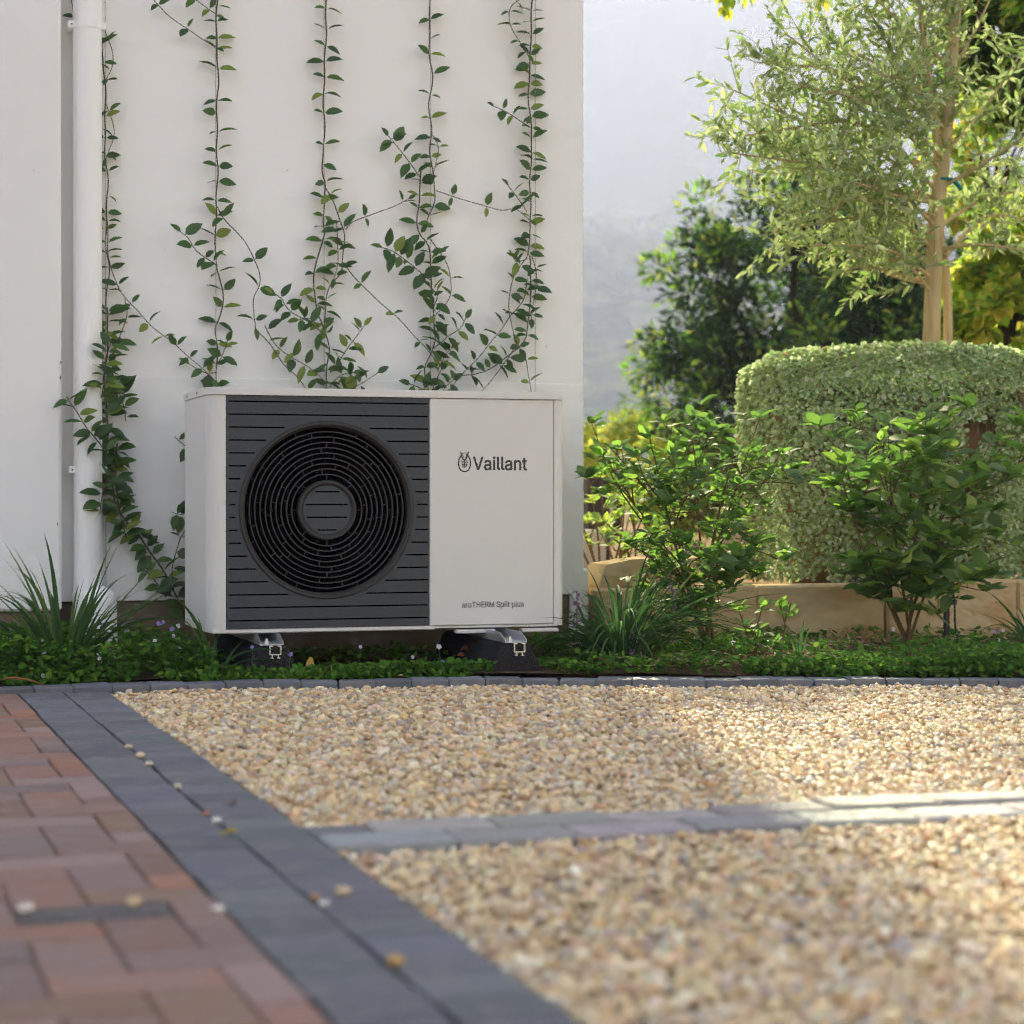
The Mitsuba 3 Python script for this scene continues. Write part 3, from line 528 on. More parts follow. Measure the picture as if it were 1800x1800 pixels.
vine(v3, [(2.6, 0.056, 0.048, O, [(573, -30), (573, 60), (570, 130), (569, 200), (571, 260), (566, 300), (572, 330), (568, 390), (571, 412), (556, 460), (553, 500), (556, 540), (567, 568), (573, 588), (578, 615), (575, 645), (572, 720)]),
    (2.0, 0.055, 0.045, O + 0.01, [(571, 330), (590, 362), (602, 395), (605, 420), (603, 455), (598, 480), (581, 502), (573, 540), (570, 575)]), (1.5, 0.04, 0.045, O + 0.02, [(590, 388), (594, 420), (593, 460), (588, 490)]),
    (1.8, 0.15, 0.044, O + 0.035, [(604, 463), (640, 505), (700, 560), (738, 600), (762, 628)]), (1.7, 0.16, 0.036, O + 0.012, [(608, 405), (622, 390), (655, 377), (690, 365), (717, 350)]),
    (1.8, 0.034, 0.05, O + 0.06, [(572, 588), (545, 568), (512, 548), (494, 524), (478, 516)]), (1.8, 0.036, 0.05, O + 0.05, [(581, 655), (606, 620), (625, 595), (641, 572)]), (1.7, 0.05, 0.052, O + 0.04, [(592, 700), (615, 685), (640, 672), (664, 655)]),
    (1.8, 0.034, 0.052, O + 0.04, [(574, 700), (580, 680), (600, 660), (622, 655)]), (1.8, 0.04, 0.05, O + 0.05, [(560, 575), (545, 560), (528, 562)]), (1.8, 0.04, 0.05, O + 0.03, [(600, 690), (622, 676), (616, 660)])])
v4 = thing('climbing_vine', 'fourth climbing vine from the left, looping beside its wire above the middle of the unit', 'vine', VG)
vine(v4, [(2.4, 0.062, 0.046, O, [(756, -30), (757, 40), (755, 90), (758, 140), (753, 190), (758, 235), (756, 270), (760, 310), (765, 350), (753, 380), (748, 405)]), (1.5, 0.12, 0.036, O + 0.014, [(757, 232), (772, 258), (768, 285), (760, 310)]),
    (2.4, 0.042, 0.048, O + 0.01, [(738, 300), (739, 345), (734, 385), (738, 412), (752, 432), (758, 470), (760, 495), (758, 520), (762, 545), (765, 590), (758, 620), (748, 650), (750, 680), (760, 720)]),
    (1.8, 0.042, 0.047, O + 0.03, [(738, 312), (722, 286), (702, 264), (683, 240)]), (1.8, 0.036, 0.052, O + 0.065, [(757, 492), (722, 462), (690, 442), (672, 436)]), (1.7, 0.075, 0.044, O + 0.03, [(757, 420), (784, 460), (792, 482), (792, 512), (784, 532), (765, 556)]),
    (1.6, 0.10, 0.036, O + 0.01, [(768, 335), (800, 348), (840, 360), (880, 370), (905, 369), (930, 388)]), (1.8, 0.036, 0.05, O + 0.03, [(763, 612), (788, 592), (808, 578), (818, 560)]), (1.8, 0.034, 0.05, O + 0.03, [(768, 650), (782, 625), (796, 612)]),
    (1.8, 0.028, 0.05, O + 0.03, [(755, 700), (765, 670), (775, 650)]), (1.8, 0.03, 0.05, O + 0.04, [(752, 690), (735, 680), (722, 675)]), (1.8, 0.03, 0.05, O + 0.03, [(762, 540), (770, 520), (755, 505)]), (1.7, 0.03, 0.05, O + 0.03, [(775, 700), (782, 680), (795, 668)])])
v5 = thing('climbing_vine', 'rightmost climbing vine, close to the corner of the house', 'vine', VG)
vine(v5, [(2.6, 0.036, 0.047, O, [(934, -30), (934, 40), (932, 100), (931, 140), (930, 200), (935, 250), (931, 300), (933, 350), (932, 400), (930, 450)]), (2.2, 0.055, 0.045, O, [(930, 450), (934, 500), (931, 540), (928, 575), (918, 602), (880, 636), (842, 656), (812, 660)]),
    (1.7, 0.05, 0.045, O + 0.015, [(918, -4), (898, 15), (897, 45), (912, 74), (928, 98)]), (1.7, 0.045, 0.045, O + 0.04, [(930, 226), (906, 208), (884, 194), (868, 188)]), (1.6, 0.07, 0.044, O + 0.02, [(937, 450), (943, 480), (940, 520), (935, 560)]),
    (1.7, 0.055, 0.045, O + 0.03, [(928, 452), (905, 480), (897, 512), (895, 545), (900, 580), (908, 604), (924, 632), (933, 665), (932, 720)]), (1.7, 0.052, 0.048, O + 0.02, [(928, 490), (918, 530), (895, 560), (872, 590), (830, 640), (785, 690)]),
    (1.6, 0.13, 0.045, O + 0.02, [(908, 604), (880, 648), (845, 690)]), (1.7, 0.04, 0.045, O + 0.03, [(926, 372), (908, 345), (892, 328)]), (1.7, 0.04, 0.045, O + 0.03, [(926, 455), (912, 460), (900, 450)])])
v6 = thing('climbing_vine', 'single dark shoot with one leaf hanging above the pipe bracket', 'vine')
p = spline(np.array([at(x, y, Y=WY - 0.03) for x, y in [(124, -8), (128, 8), (131, 30)]]), 0.01); part(v6, 'stem', ply(tube(p, 0.0014, 6), 'm_vine_stem', True))
leaf_part(v6, VL, 'm_vine_leaf_0', p[-1], [-1, -0.2, 0.05], [0.1, -1, 0.35], 0.036)
for i, px in enumerate((186, 380, 570, 757, 941)):
    a = at(px, 300, Y=WY - 0.02); wv = ('in the corner by the downpipe', 'second from the left', 'above the fan', 'above the middle of the unit', 'nearest the house corner')[i]
    whole('trellis_wire', ply(tube([[a[0], a[1], 0.25], [a[0], a[1], 2.4]], 0.0011, 6), 'm_wire', True), 'thin upright steel wire on the wall, ' + wv, 'wire', 'vine wires on the wall')

# ------------------------------------------------------------------ leafy shrubs at the low wall
SL = [ply(leaf(1, 0.46, 0.10, 0.12, 7), None, True), ply(leaf(1, 0.52, 0.16, 0.22, 7, 0.8), None, True), ply(leaf(1, 0.42, 0.06, 0.05, 7, 0.9, 0.02), None, True), ply(leaf(1, 0.50, -0.10, -0.08, 7), None, True)]
def shrub(key, base, tips, LL, nodes, mats, twig=0.10, most=300, seed=1, nmain=6):
    r_ = np.random.default_rng(seed); base = np.asarray(base, float); spots = []; tubes_ = []
    mains = []
    for ti, t_ in enumerate(tips):
        tip = np.asarray(t_, float)
        if ti < nmain:
            root, mid = base + r_.normal(0, 0.012, 3) * [1, 1, 0], base + (tip - base) * [0.45, 0.45, 0.52] + r_.normal(0, 0.03, 3)
        else:
            m_ = min(mains, key=lambda q: np.linalg.norm(q[int(len(q) * 0.6)] - tip)); low = tip[2] < m_[int(len(m_) * 0.5)][2] + 0.05
            root = m_[int(len(m_) * (r_.uniform(0.22, 0.4) if low else r_.uniform(0.4, 0.75)))]; mid = (root + tip) / 2 + r_.normal(0, 0.025, 3) + [0, 0, 0.03]
        st = spline([root, mid, tip], 0.02); part(key, 'stem', ply(tube(st, np.linspace(0.0058 if ti < nmain else 0.0032, 0.0014, len(st)), 6), 'm_twig', True))
        if ti < nmain: mains.append(st)
        n = len(st)
        for i in range(int(n * (0.38 if ti < nmain else 0.2)), n, max(1, int(n / nodes))):
            d = unit(st[min(i + 1, n - 1)] - st[max(i - 1, 0)]); ang = r_.uniform(0, 2 * np.pi)
            o = np.array([math.cos(ang), math.sin(ang), 0.35]) ; tl = twig * r_.uniform(0.4, 1.2) * (1.0 if i < n - 2 else 0.3)
            tw = spline([st[i], st[i] + unit(o + 0.6 * d) * tl * 0.5, st[i] + unit(o + 0.9 * d + [0, 0, 0.25]) * tl], 0.015); tubes_.append(tube(tw, np.linspace(0.0016, 0.0009, len(tw)), 4, False))
            for q in range(3, len(tw) + 1, 2):
                b = tw[min(q, len(tw) - 1)]; td = unit(tw[-1] - tw[0])
                for sg in (0, 1):
                    an = r_.uniform(0, 2 * np.pi); ax = unit(td * 0.5 + np.array([math.cos(an), math.sin(an), r_.uniform(-0.35, 0.55)])); spots.append((b, ax))
        spots += [(tip, unit(np.array([math.cos(a), math.sin(a), 0.7]))) for a in r_.uniform(0, 6.28, 4)]
    part(key, 'twigs', ply(join(tubes_), 'm_twig', True), kind='stuff')
    order = sorted(range(len(spots)), key=lambda k: spots[k][0][1]); rest = []
    for c, k in enumerate(order):
        b, ax = spots[k]; nm = np.array([-0.1, -0.15, 1.0]) + r_.normal(0, 0.4, 3) * [1, 1, 0.3]; L = LL * r_.uniform(0.6, 1.15)
        if c < most: leaf_part(key, SL, mats, b, ax, nm, L, L * r_.uniform(0.9, 1.2))
        else: rest.append((b, ax, nm, L))
    if rest:
        pos, ax, nm, L = (np.array(z_) for z_ in zip(*rest)); lf = leaf(1, 0.48, 0.12, 0.15, 6)
        v, f, c = scatter(lf, pos, ax, nm, L, None, pick([(0.10, 0.205, 0.035), (0.14, 0.28, 0.045), (0.21, 0.37, 0.055)], len(L)))
        part(key, 'leaves', mikit.ply((v, f), 'm_foliage_shrub', smooth=True, color=c), kind='stuff')
    print(key, 'leaves', len(spots))
SM = ['m_shrub_leaf_0', 'm_shrub_leaf_0', 'm_shrub_leaf_1', 'm_shrub_leaf_1', 'm_shrub_leaf_2']
def tips_at(L): return [at(x, y, Y=yy) for x, y, yy in L]
s1 = thing('leafy_shrub', 'bushy green shrub with small pointed leaves beside the corner of the house', 'shrub', 'leafy shrubs in front of the low wall')
shrub(s1, at(1235, 1125, Y=0.28), tips_at([(1232, 712, 0.3), (1060, 800, 0.3), (1335, 735, 0.4), (1140, 760, 0.15), (1290, 800, 0.1), (1180, 850, 0.4),
    (1040, 745, 0.42), (1075, 790, 0.2), (1030, 840, 0.3), (1060, 870, 0.15), (1120, 800, 0.1), (1100, 850, 0.35), (1180, 800, 0.1), (1215, 770, 0.12), (1250, 830, 0.05), (1300, 850, 0.1), (1350, 890, 0.2), (1390, 830, 0.35), (1405, 850, 0.25), (1370, 800, 0.4),
    (1180, 880, 0.05), (1220, 900, 0.0), (1270, 930, 0.05), (1330, 960, 0.15), (1130, 900, 0.15), (1150, 960, 0.1), (1230, 980, 0.08), (1290, 985, 0.12), (1375, 985, 0.25), (1240, 1050, 0.15), (1190, 840, 0.35), (1260, 860, 0.4), (1320, 810, 0.4), (1180, 1030, 0.15), (1290, 1030, 0.1), (1215, 1085, 0.12), (1160, 1000, 0.3), (1310, 900, 0.35), (1265, 760, 0.25), (1170, 740, 0.35), (1250, 1010, 0.05), (1200, 960, 0.02), (1330, 1010, 0.2), (1140, 1040, 0.25), (1265, 1070, 0.15), (1190, 1070, 0.2), (1110, 960, 0.3)]), 0.060, 5.5, SM, 0.085, 300, 3)
s2 = thing('leafy_shrub', 'taller open shrub with large bright leaves in front of the silver planter', 'shrub', 'leafy shrubs in front of the low wall')
sb = at(1598, 1125, Y=0.33)
shrub(s2, sb, tips_at([(1640, 700, 0.3), (1462, 770, 0.3), (1740, 780, 0.35), (1560, 745, 0.3), (1690, 860, 0.2), (1525, 880, 0.25),
    (1440, 750, 0.35), (1470, 850, 0.3), (1545, 830, 0.2), (1655, 755, 0.25), (1700, 715, 0.4), (1620, 800, 0.15), (1680, 790, 0.2), (1710, 850, 0.2), (1790, 745, 0.35), (1805, 800, 0.3), (1780, 840, 0.2), (1640, 870, 0.1), (1690, 910, 0.15), (1600, 900, 0.15), (1560, 930, 0.2), (1490, 900, 0.3),
    (1650, 950, 0.15), (1700, 960, 0.2), (1745, 900, 0.25), (1740, 1010, 0.2), (1790, 960, 0.3), (1590, 980, 0.15), (1505, 985, 0.3), (1640, 1010, 0.2), (1600, 760, 0.35), (1500, 740, 0.35), (1735, 1040, 0.2), (1560, 1030, 0.25), (1620, 1050, 0.2), (1670, 1040, 0.15), (1575, 1075, 0.22), (1530, 1050, 0.3), (1650, 1080, 0.2), (1480, 1010, 0.35), (1700, 1020, 0.2)]), 0.086, 4.5, ['m_shrub_leaf_0', 'm_shrub_leaf_1', 'm_shrub_leaf_1', 'm_shrub_leaf_2', 'm_shrub_leaf_3'], 0.10, 300, 5)
s3 = thing('seedling', 'small round leaved seedling between the two leafy shrubs', 'seedling')
shrub(s3, at(1322, 1160, Y=0.1), tips_at([(1300, 1075, 0.12), (1340, 1068, 0.1), (1370, 1060, 0.12), (1385, 1085, 0.1), (1310, 1100, 0.05)]), 0.05, 2, ['m_shrub_leaf_2', 'm_shrub_leaf_1'], 0.035, 300, 9, 3)
for i, (x, y, yy, hh, lb) in enumerate([(1060, 1000, 1.2, 0.42, 'pale green young plant right beside the house corner, on the terrace'), (1120, 1000, 1.4, 0.34, 'pale green young plant on the terrace behind the bushy shrub'), (1090, 1010, 2.2, 0.5, 'loose light green plant further back behind the dark post')]):
    k = thing('young_plant', lb, 'plant', 'young plants on the terrace'); b = at(x, y, Y=yy); b[2] = 0.22
    shrub(k, b, [b + [rng.uniform(-0.22, 0.22), rng.uniform(-0.15, 0.15), hh * rng.uniform(0.4, 1.0)] for _ in range(9)], 0.05, 3, ['m_shrub_leaf_2', 'm_shrub_leaf_3'], 0.06, 150, 20 + i)

# ------------------------------------------------------------------ grass clumps
def blade(base, d, L, w, droop, side=0.0):
    n = 9; t = np.linspace(0, 1, n)[:, None]; d = unit(np.asarray(d, float)); h = unit(np.array([d[0], d[1], 0]) + 1e-6)
    p = np.asarray(base) + d * L * t + (h * 0.35 - np.array([0, 0, 1.0])) * droop * L * t**2.4
    tan = unit(np.gradient(p, axis=0)); x = unit(np.cross(tan, np.array([0.3 * side, 0.2, 1.0]) + h * 0.2)); nn = np.cross(x, tan)
    ww = w / 2 * np.minimum(1, (1 - t) * 2.2) * np.minimum(1, 0.55 + t * 1.6); ww[-1] = 0.0002
    v = np.vstack([p - x * ww + nn * ww * 0.45, p, p + x * ww + nn * ww * 0.45]); f = []
    for i in range(n - 1):
        for a, b in ((0, n), (n, 2 * n)): f += [[a + i, b + i, b + i + 1], [a + i, b + i + 1, a + i + 1]]
    return tm(v, f)
BM = ['m_blade_0', 'm_blade_0', 'm_blade_1', 'm_blade_1', 'm_blade_2']
def clump(name, label, base, n, L0, L1, w, lean, droop, rad, seed, cat='grass clump', dirs=None, group=None, left=1.0):
    k = thing(name, label, cat, group); r_ = np.random.default_rng(seed)
    for i in range(n):
        a = r_.uniform(0, 2 * np.pi); le = lean * r_.uniform(0.15, 1.0); d = np.array([math.cos(a) * le, math.sin(a) * le * 0.8, 1.0])
        if dirs is not None and i < len(dirs): d = np.array([dirs[i][0], -0.15, dirs[i][1]])
        L = r_.uniform(L0, L1) if dirs is None or i >= len(dirs) else dirs[i][2]
        if left < 1 and math.cos(a) < 0: L *= 1 + (left - 1) * min(1, -2 * math.cos(a))
        part(k, 'blade', ply(blade(base + np.array([math.cos(a), math.sin(a), 0]) * rad * r_.uniform(0, 1), d, L, w * r_.uniform(0.7, 1.15), droop * r_.uniform(0.4, 1.4), r_.normal()), BM[r_.integers(5)], True))
    return k
GG = 'clumps of strappy leaves in the planting bed'
clump('grass_clump', 'big clump of upright dark green strappy leaves in front of the pilaster', at(112, 1178, Y=0.1) * [1, 1, 0] + [0, 0, 0.04], 70, 0.28, 0.5, 0.0128, 0.95, 0.35, 0.055, 1,
    dirs=[(-0.07, 1, 0.56), (-0.22, 1, 0.50), (0.22, 1, 0.38), (0.85, 1, 0.50), (1.0, 1, 0.42), (-0.9, 1, 0.46), (-1.1, 1, 0.4), (0.7, 1, 0.44), (-0.45, 1, 0.4), (0.5, 1, 0.4), (-0.7, 1, 0.45), (1.3, 1, 0.4), (0.35, 1, 0.36), (0.05, 1, 0.36)], group=GG)
clump('grass_clump', 'arching strappy clump leaning against the left corner of the unit', at(372, 1175, Y=-0.06) * [1, 1, 0] + [0, 0, 0.04], 22, 0.16, 0.3, 0.014, 1.3, 0.45, 0.03, 2,
    dirs=[(-0.28, 1, 0.34), (-0.36, 1, 0.35), (-0.75, 1, 0.32), (-0.5, 1, 0.34), (-0.9, 1, 0.3), (0.9, 0.6, 0.22)], group=GG)
c3 = clump('grass_clump', 'dense clump of narrow arching leaves with purple flower spikes right of the unit', at(1092, 1172, Y=0.02) * [1, 1, 0] + [0, 0, 0.04], 230, 0.32, 0.62, 0.0105, 1.2, 0.6, 0.08, 3, group=GG, left=0.62)
clump('grass_clump', 'small tuft of pale bent blades in the sunlit part of the bed', at(1405, 1182, Y=-0.2) * [1, 1, 0] + [0, 0, 0.04], 9, 0.12, 0.2, 0.010, 0.9, 0.4, 0.01, 4, dirs=[(0.05, 1, 0.21), (0.8, 0.8, 0.19), (0.7, 0.6, 0.16), (-0.25, 1, 0.15), (-0.8, 1, 0.12)], group=GG)
clump('grass_clump', 'clump of dark blades at the right edge of the picture', at(1815, 1150, Y=0.12) * [1, 1, 0] + [0, 0, 0.04], 34, 0.16, 0.34, 0.009, 1.3, 0.5, 0.03, 5, group=GG)
clump('grass_clump', 'few thin green blades at the foot of the taller shrub', at(1600, 1175, Y=-0.1) * [1, 1, 0] + [0, 0, 0.04], 9, 0.08, 0.15, 0.007, 0.9, 0.4, 0.02, 6, group=GG)
for x, y0, y1, yy in ((1104, 1150, 1085, -0.05), (1116, 1160, 1105, -0.05), (1178, 1100, 1015, 0.1), (1014, 1120, 1040, 0.08)):
    a, b = at(x + 6, y0 + 25, Y=yy), at(x, y1, Y=yy); st = spline([at(1085, 1172, Y=0.02), a, b], 0.01); sp_ = [tube(st, 0.0014, 4)]; o = trimesh.creation.icosphere(subdivisions=1, radius=0.0042)
    v, f, c = scatter(o, np.array([st[rng.integers(int(len(st) * 0.5), len(st))] + rng.normal(0, 0.005, 3) for _ in range(46)]), rng.normal(0, 1, (46, 3)), rng.normal(0, 1, (46, 3)), rng.uniform(0.6, 1.2, 46), None, pick([(0.42, 0.26, 0.46), (0.34, 0.2, 0.36), (0.5, 0.36, 0.5)], 46))
    k = part(c3, 'flower_spike', ply(sp_[0], 'm_twig', True)); part(c3, k[len(c3) + 2:] + '__florets', mikit.ply((v, f), 'm_petal', smooth=True, color=c), kind='stuff')

# ------------------------------------------------------------------ ground cover, flowers, fallen leaves
gl = []
for k in range(3):
    t = np.linspace(0, 2 * np.pi, 8, endpoint=False); r = 0.5 * (1 + 0.12 * np.cos(3 * t + k)); r[0] = 0.2
    v = np.vstack([[[0, 0.1, -0.06]], np.stack([r * np.sin(t), 0.5 - r * np.cos(t), 0.05 * np.cos(2 * t)], 1)]); gl.append(tm(v, [[0, i + 1, (i + 1) % 8 + 1] for i in range(8)]))
n = 30000; px = rng.uniform(-1.15, 3.2, n); ky = kerb_y(px); py = ky + 0.11 + rng.random(n) ** 1.3 * (0.70 - ky - 0.11)
den = meshkit.fbm(np.stack([px * 4.5, py * 4.5, 0 * px], -1), 3)
sun_bare = np.exp(-((px - 1.75) / 0.33) ** 2 - ((py + 0.2) / 0.22) ** 2) + 1.2 * np.exp(-((px - 2.25) / 0.4) ** 2 - ((py - 0.25) / 0.25) ** 2)
under = ((px > 0.05) & (px < 1.1) & (py > 0.02))
keep = (rng.random(n) < np.clip((den - 0.25) * 3.2, 0.12, 1) * (1 - 0.8 * np.clip(sun_bare, 0, 1)) * np.where(under, 0.35, 1)) & ~((px > 0.79) & (px < 0.985) & (py < 0.1)) & in_view(px, py, 0.4)
for fx, fy in ((0.18, -0.13), (0.89, -0.2)): pass
px, py, den = px[keep], py[keep], den[keep]; n = len(px)
hmax = np.where(px < 0.0, 0.115, 0.06) * (0.4 + 1.1 * den) * np.where((px > 0) & (px < 1.1), 0.6, 1)
pz = 0.035 + hmax * rng.random(n) ** 0.6
sz = np.where(px < -0.1, rng.uniform(0.011, 0.025, n), rng.uniform(0.009, 0.024, n))
cc = pick([(0.08, 0.19, 0.03), (0.10, 0.24, 0.035), (0.065, 0.15, 0.03), (0.16, 0.28, 0.045)], n, 0.15)
vs, fs, cs, o = [], [], [], 0
for k in range(3):
    m = np.arange(n) % 3 == k; c = m.sum()
    v, f, c_ = scatter(gl[k], np.stack([px, py, pz], 1)[m], rng.normal(0, 1, (c, 3)) * [1, 1, 0.25], unit(np.array([0, -0.25, 1.0]) + rng.normal(0, 0.4, (c, 3))), sz[m], None, cc[m]); vs.append(v); fs.append(f + o); cs.append(c_); o += len(v)
ne = 7500; ex_ = rng.uniform(-1.1, 3.1, ne); ey = kerb_y(ex_) + 0.085 + 0.13 * rng.random(ne) ** 1.6 + 0.03 * meshkit.noise(np.stack([ex_ * 9, 0 * ex_, 0 * ex_], -1)); ok = (meshkit.noise(np.stack([ex_ * 5, 0 * ex_ + 3, 0 * ex_], -1)) > np.where((ex_ > 1.35) & (ex_ < 2.1), 0.6, 0.25)); ok &= ~((ex_ > 0.79) & (ex_ < 0.985) & (ey < 0.05)); ex_, ey = ex_[ok], ey[ok]; ne = len(ex_)
v, f, c_ = scatter(gl[1], np.stack([ex_, ey, 0.034 + np.where((ex_ > 0) & (ex_ < 1.1), 0.028, 0.045) * rng.random(ne) * np.clip((ey - kerb_y(ex_) - 0.07) / 0.06, 0.2, 1)], 1), rng.normal(0, 1, (ne, 3)) * [1, 1, 0.25], unit(np.array([0, -0.7, 0.8]) + rng.normal(0, 0.4, (ne, 3))), rng.uniform(0.010, 0.023, ne), None, pick([(0.08, 0.19, 0.03), (0.10, 0.24, 0.035), (0.065, 0.15, 0.03), (0.16, 0.28, 0.045)], ne, 0.15)); vs.append(v); fs.append(f + o); cs.append(c_); o += len(v)
whole('ground_cover', mikit.ply((np.vstack(vs), np.vstack(fs)), 'm_foliage', smooth=True, color=np.vstack(cs)), 'low mat of small round green leaves over the planting bed', 'ground cover', kind='stuff')
n = 2600; lx = rng.uniform(1.2, 3.0, n); ly = kerb_y(lx) + 0.2 + rng.random(n) * (0.6 - kerb_y(lx)) ; lf = leaf(1, 0.28, 0.1, 0.3, 4)
v, f, c = scatter(lf, np.stack([lx, ly, 0.052 + 0.012 * rng.random(n)], 1), rng.normal(0, 1, (n, 3)) * [1, 1, 0.2], unit(np.array([0, 0, 1.0]) + rng.normal(0, 0.35, (n, 3))), rng.uniform(0.012, 0.04, n), None, pick([(0.30, 0.20, 0.11), (0.42, 0.32, 0.2), (0.2, 0.12, 0.07), (0.5, 0.42, 0.3)], n))
whole('leaf_litter', mikit.ply((v, f), 'm_litter', smooth=True, color=c), 'dry brown leaf litter and bits on the sunny soil', 'leaf litter', kind='stuff')
def flower(px_, py_, yy, label, violet):
    h = at(px_, py_, Y=yy); k = thing('wildflower', label, 'flower', 'tiny violet and white flowers in the bed'); b = np.array([h[0] + rng.normal(0, 0.012), h[1] + 0.01, 0.045])
    part(k, 'stem', ply(tube(spline([b, (b + h) / 2 + rng.normal(0, 0.006, 3), h], 0.012), 0.0009, 5), 'm_blade_1', True)); base = leaf(1, 0.8, 0.1, 0.1, 5, 1.2); n = 5
    a = np.arange(n) * 2 * np.pi / n + rng.uniform(0, 6); up = unit(np.array([rng.normal(0, 0.4), -1, rng.uniform(-0.1, 0.8)])); x = unit(np.cross(up, [0, 0.3, 1.0])); y = np.cross(up, x)
    ax = np.cos(a)[:, None] * x + np.sin(a)[:, None] * y + 0.35 * up
    v, f, c = scatter(base, np.tile(h, (n, 1)), ax, np.tile(up, (n, 1)), np.full(n, 0.0085) * rng.uniform(0.8, 1.2), None, pick([(0.30, 0.22, 0.62), (0.45, 0.40, 0.75)] if violet else [(0.8, 0.78, 0.85), (0.7, 0.66, 0.82)], n, 0.05)); part(k, 'petals', mikit.ply((v, f), 'm_petal', smooth=True, color=c))
FL = [(18, 1122, 0.3, 0), (36, 1112, 0.3, 0), (76, 1127, 0.05, 0), (22, 1142, 0.1, 1), (77, 1146, 0.0, 0), (182, 1098, 0.2, 1), (216, 1099, 0.2, 1), (223, 1111, 0.2, 0), (278, 1096, 0.1, 1), (286, 1094, 0.1, 1), (302, 1106, 0.05, 1), (304, 1118, 0.05, 0), (312, 1101, 0.05, 0), (272, 1127, 0.0, 0), (316, 1140, -0.05, 0), (175, 1158, -0.1, 0), (121, 1153, -0.1, 0), (75, 1188, -0.12, 0),
    (443, 1138, -0.1, 1), (511, 1151, -0.12, 1), (634, 1137, -0.02, 0), (726, 1155, -0.1, 0), (771, 1137, -0.1, 0), (778, 1163, -0.14, 1), (1289, 1130, 0.0, 0), (1333, 1131, 0.0, 1), (1361, 1149, -0.1, 0), (1570, 1106, 0.1, 0), (1750, 1111, 0.1, 1), (1763, 1108, 0.1, 0), (1757, 1126, 0.05, 0)]
for i, (x, y, yy, v_) in enumerate(FL):
    where = 'by the big strappy clump' if x < 190 else 'left of the unit' if x < 330 else 'under the unit' if x < 800 else 'in front of the low wall'
    nth = [q for q in FL if q[3] == v_ and ((q[0] < 190) == (x < 190)) and ((q[0] < 330) == (x < 330)) and ((q[0] < 800) == (x < 800))]; nth = sorted(nth).index((x, y, yy, v_))
    flower(x, y, yy, f"tiny {'violet' if v_ else 'white'} flower {where}, {('first', 'second', 'third', 'fourth', 'fifth', 'sixth', 'seventh')[nth]} {'violet' if v_ else 'white'} one there from the left", v_)
def fallen(px_, py_, z, L, col, label, up=(0, -0.3, 1), W=0.5, group=None, ang=None, Y=None, cat='fallen leaf'):
    p = at(px_, py_, Y=Y) if Y is not None else at(px_, py_, Z=z); a = rng.uniform(0, 6.28) if ang is None else ang
    m = leaf(L, W * L, 0.25, 0.35, 8, 0.85, 0.01); m.apply_translation([0, -L / 2, 0]); fr = frame([math.cos(a), math.sin(a), 0.15], up); v = m.vertices @ fr.T; m.vertices = v + p - [0, 0, v[:, 2].min() if Y is None else 0]
    whole('fallen_leaf', colored(m, 'm_litter', col, True), label, cat, group or 'dry leaves lying about')
fallen(548, 1166, None, 0.055, (0.42, 0.30, 0.10), 'ochre curled leaf standing in the ground cover under the unit', (0.3, -1, 0.3), 0.7, Y=-0.06)
fallen(820, 1140, None, 0.045, (0.10, 0.04, 0.022), 'red brown shrivelled leaf beside the right rubber foot', (0.6, -1, 0.2), 0.5, Y=-0.04)
fallen(812, 1150, None, 0.036, (0.14, 0.06, 0.03), 'smaller brown leaf leaning on the shrivelled one', (-0.2, -1, 0.5), 0.4, Y=-0.05)
fallen(866, 1178, None, 0.045, (0.40, 0.22, 0.16), 'pinkish tan leaf touching the right rubber foot', (0, -0.8, 0.6), 0.45, ang=0.4, Y=-0.17)
fallen(702, 1190, 0.045, 0.022, (0.5, 0.36, 0.22), 'tiny pale tan leaf at the kerb under the unit')
fallen(40, 1210, 0.036, 0.12, (0.28, 0.12, 0.06), 'long rust coloured leaf on the kerb at the far left', (0, -0.1, 1), 0.18, ang=0.05)
fallen(1050, 1158, None, 0.05, (0.38, 0.14, 0.04), 'orange leaf caught at the foot of the purple spiked clump', (0.2, -1, 0.4), 0.6, Y=-0.15)
fallen(1142, 1180, None, 0.05, (0.34, 0.13, 0.05), 'orange brown leaf right of the purple spiked clump', (-0.2, -1, 0.6), 0.6, Y=-0.22)
fallen(1252, 1153, None, 0.045, (0.42, 0.17, 0.05), 'bright orange leaf in front of the bushy shrub', (0.3, -1, 0.5), 0.6, Y=-0.05)
fallen(1462, 1150, None, 0.055, (0.42, 0.26, 0.10), 'tan leaf left of the taller shrub stems', (0.1, -1, 0.5), 0.7, Y=0.05)
fallen(1567, 1003, None, 0.075, (0.40, 0.13, 0.03), 'orange dead leaf hanging in the taller shrub', (0.3, -1, 0.2), 0.7, ang=0.5, Y=0.28, cat='dead leaf')
fallen(407, 1414, 0.022, 0.024, (0.24, 0.12, 0.07), 'small brown leaf on the dark paver band', W=0.8)
fallen(402, 1470, 0.022, 0.032, (0.30, 0.22, 0.06), 'small ochre leaf on the seam of the dark paver band', W=0.5)
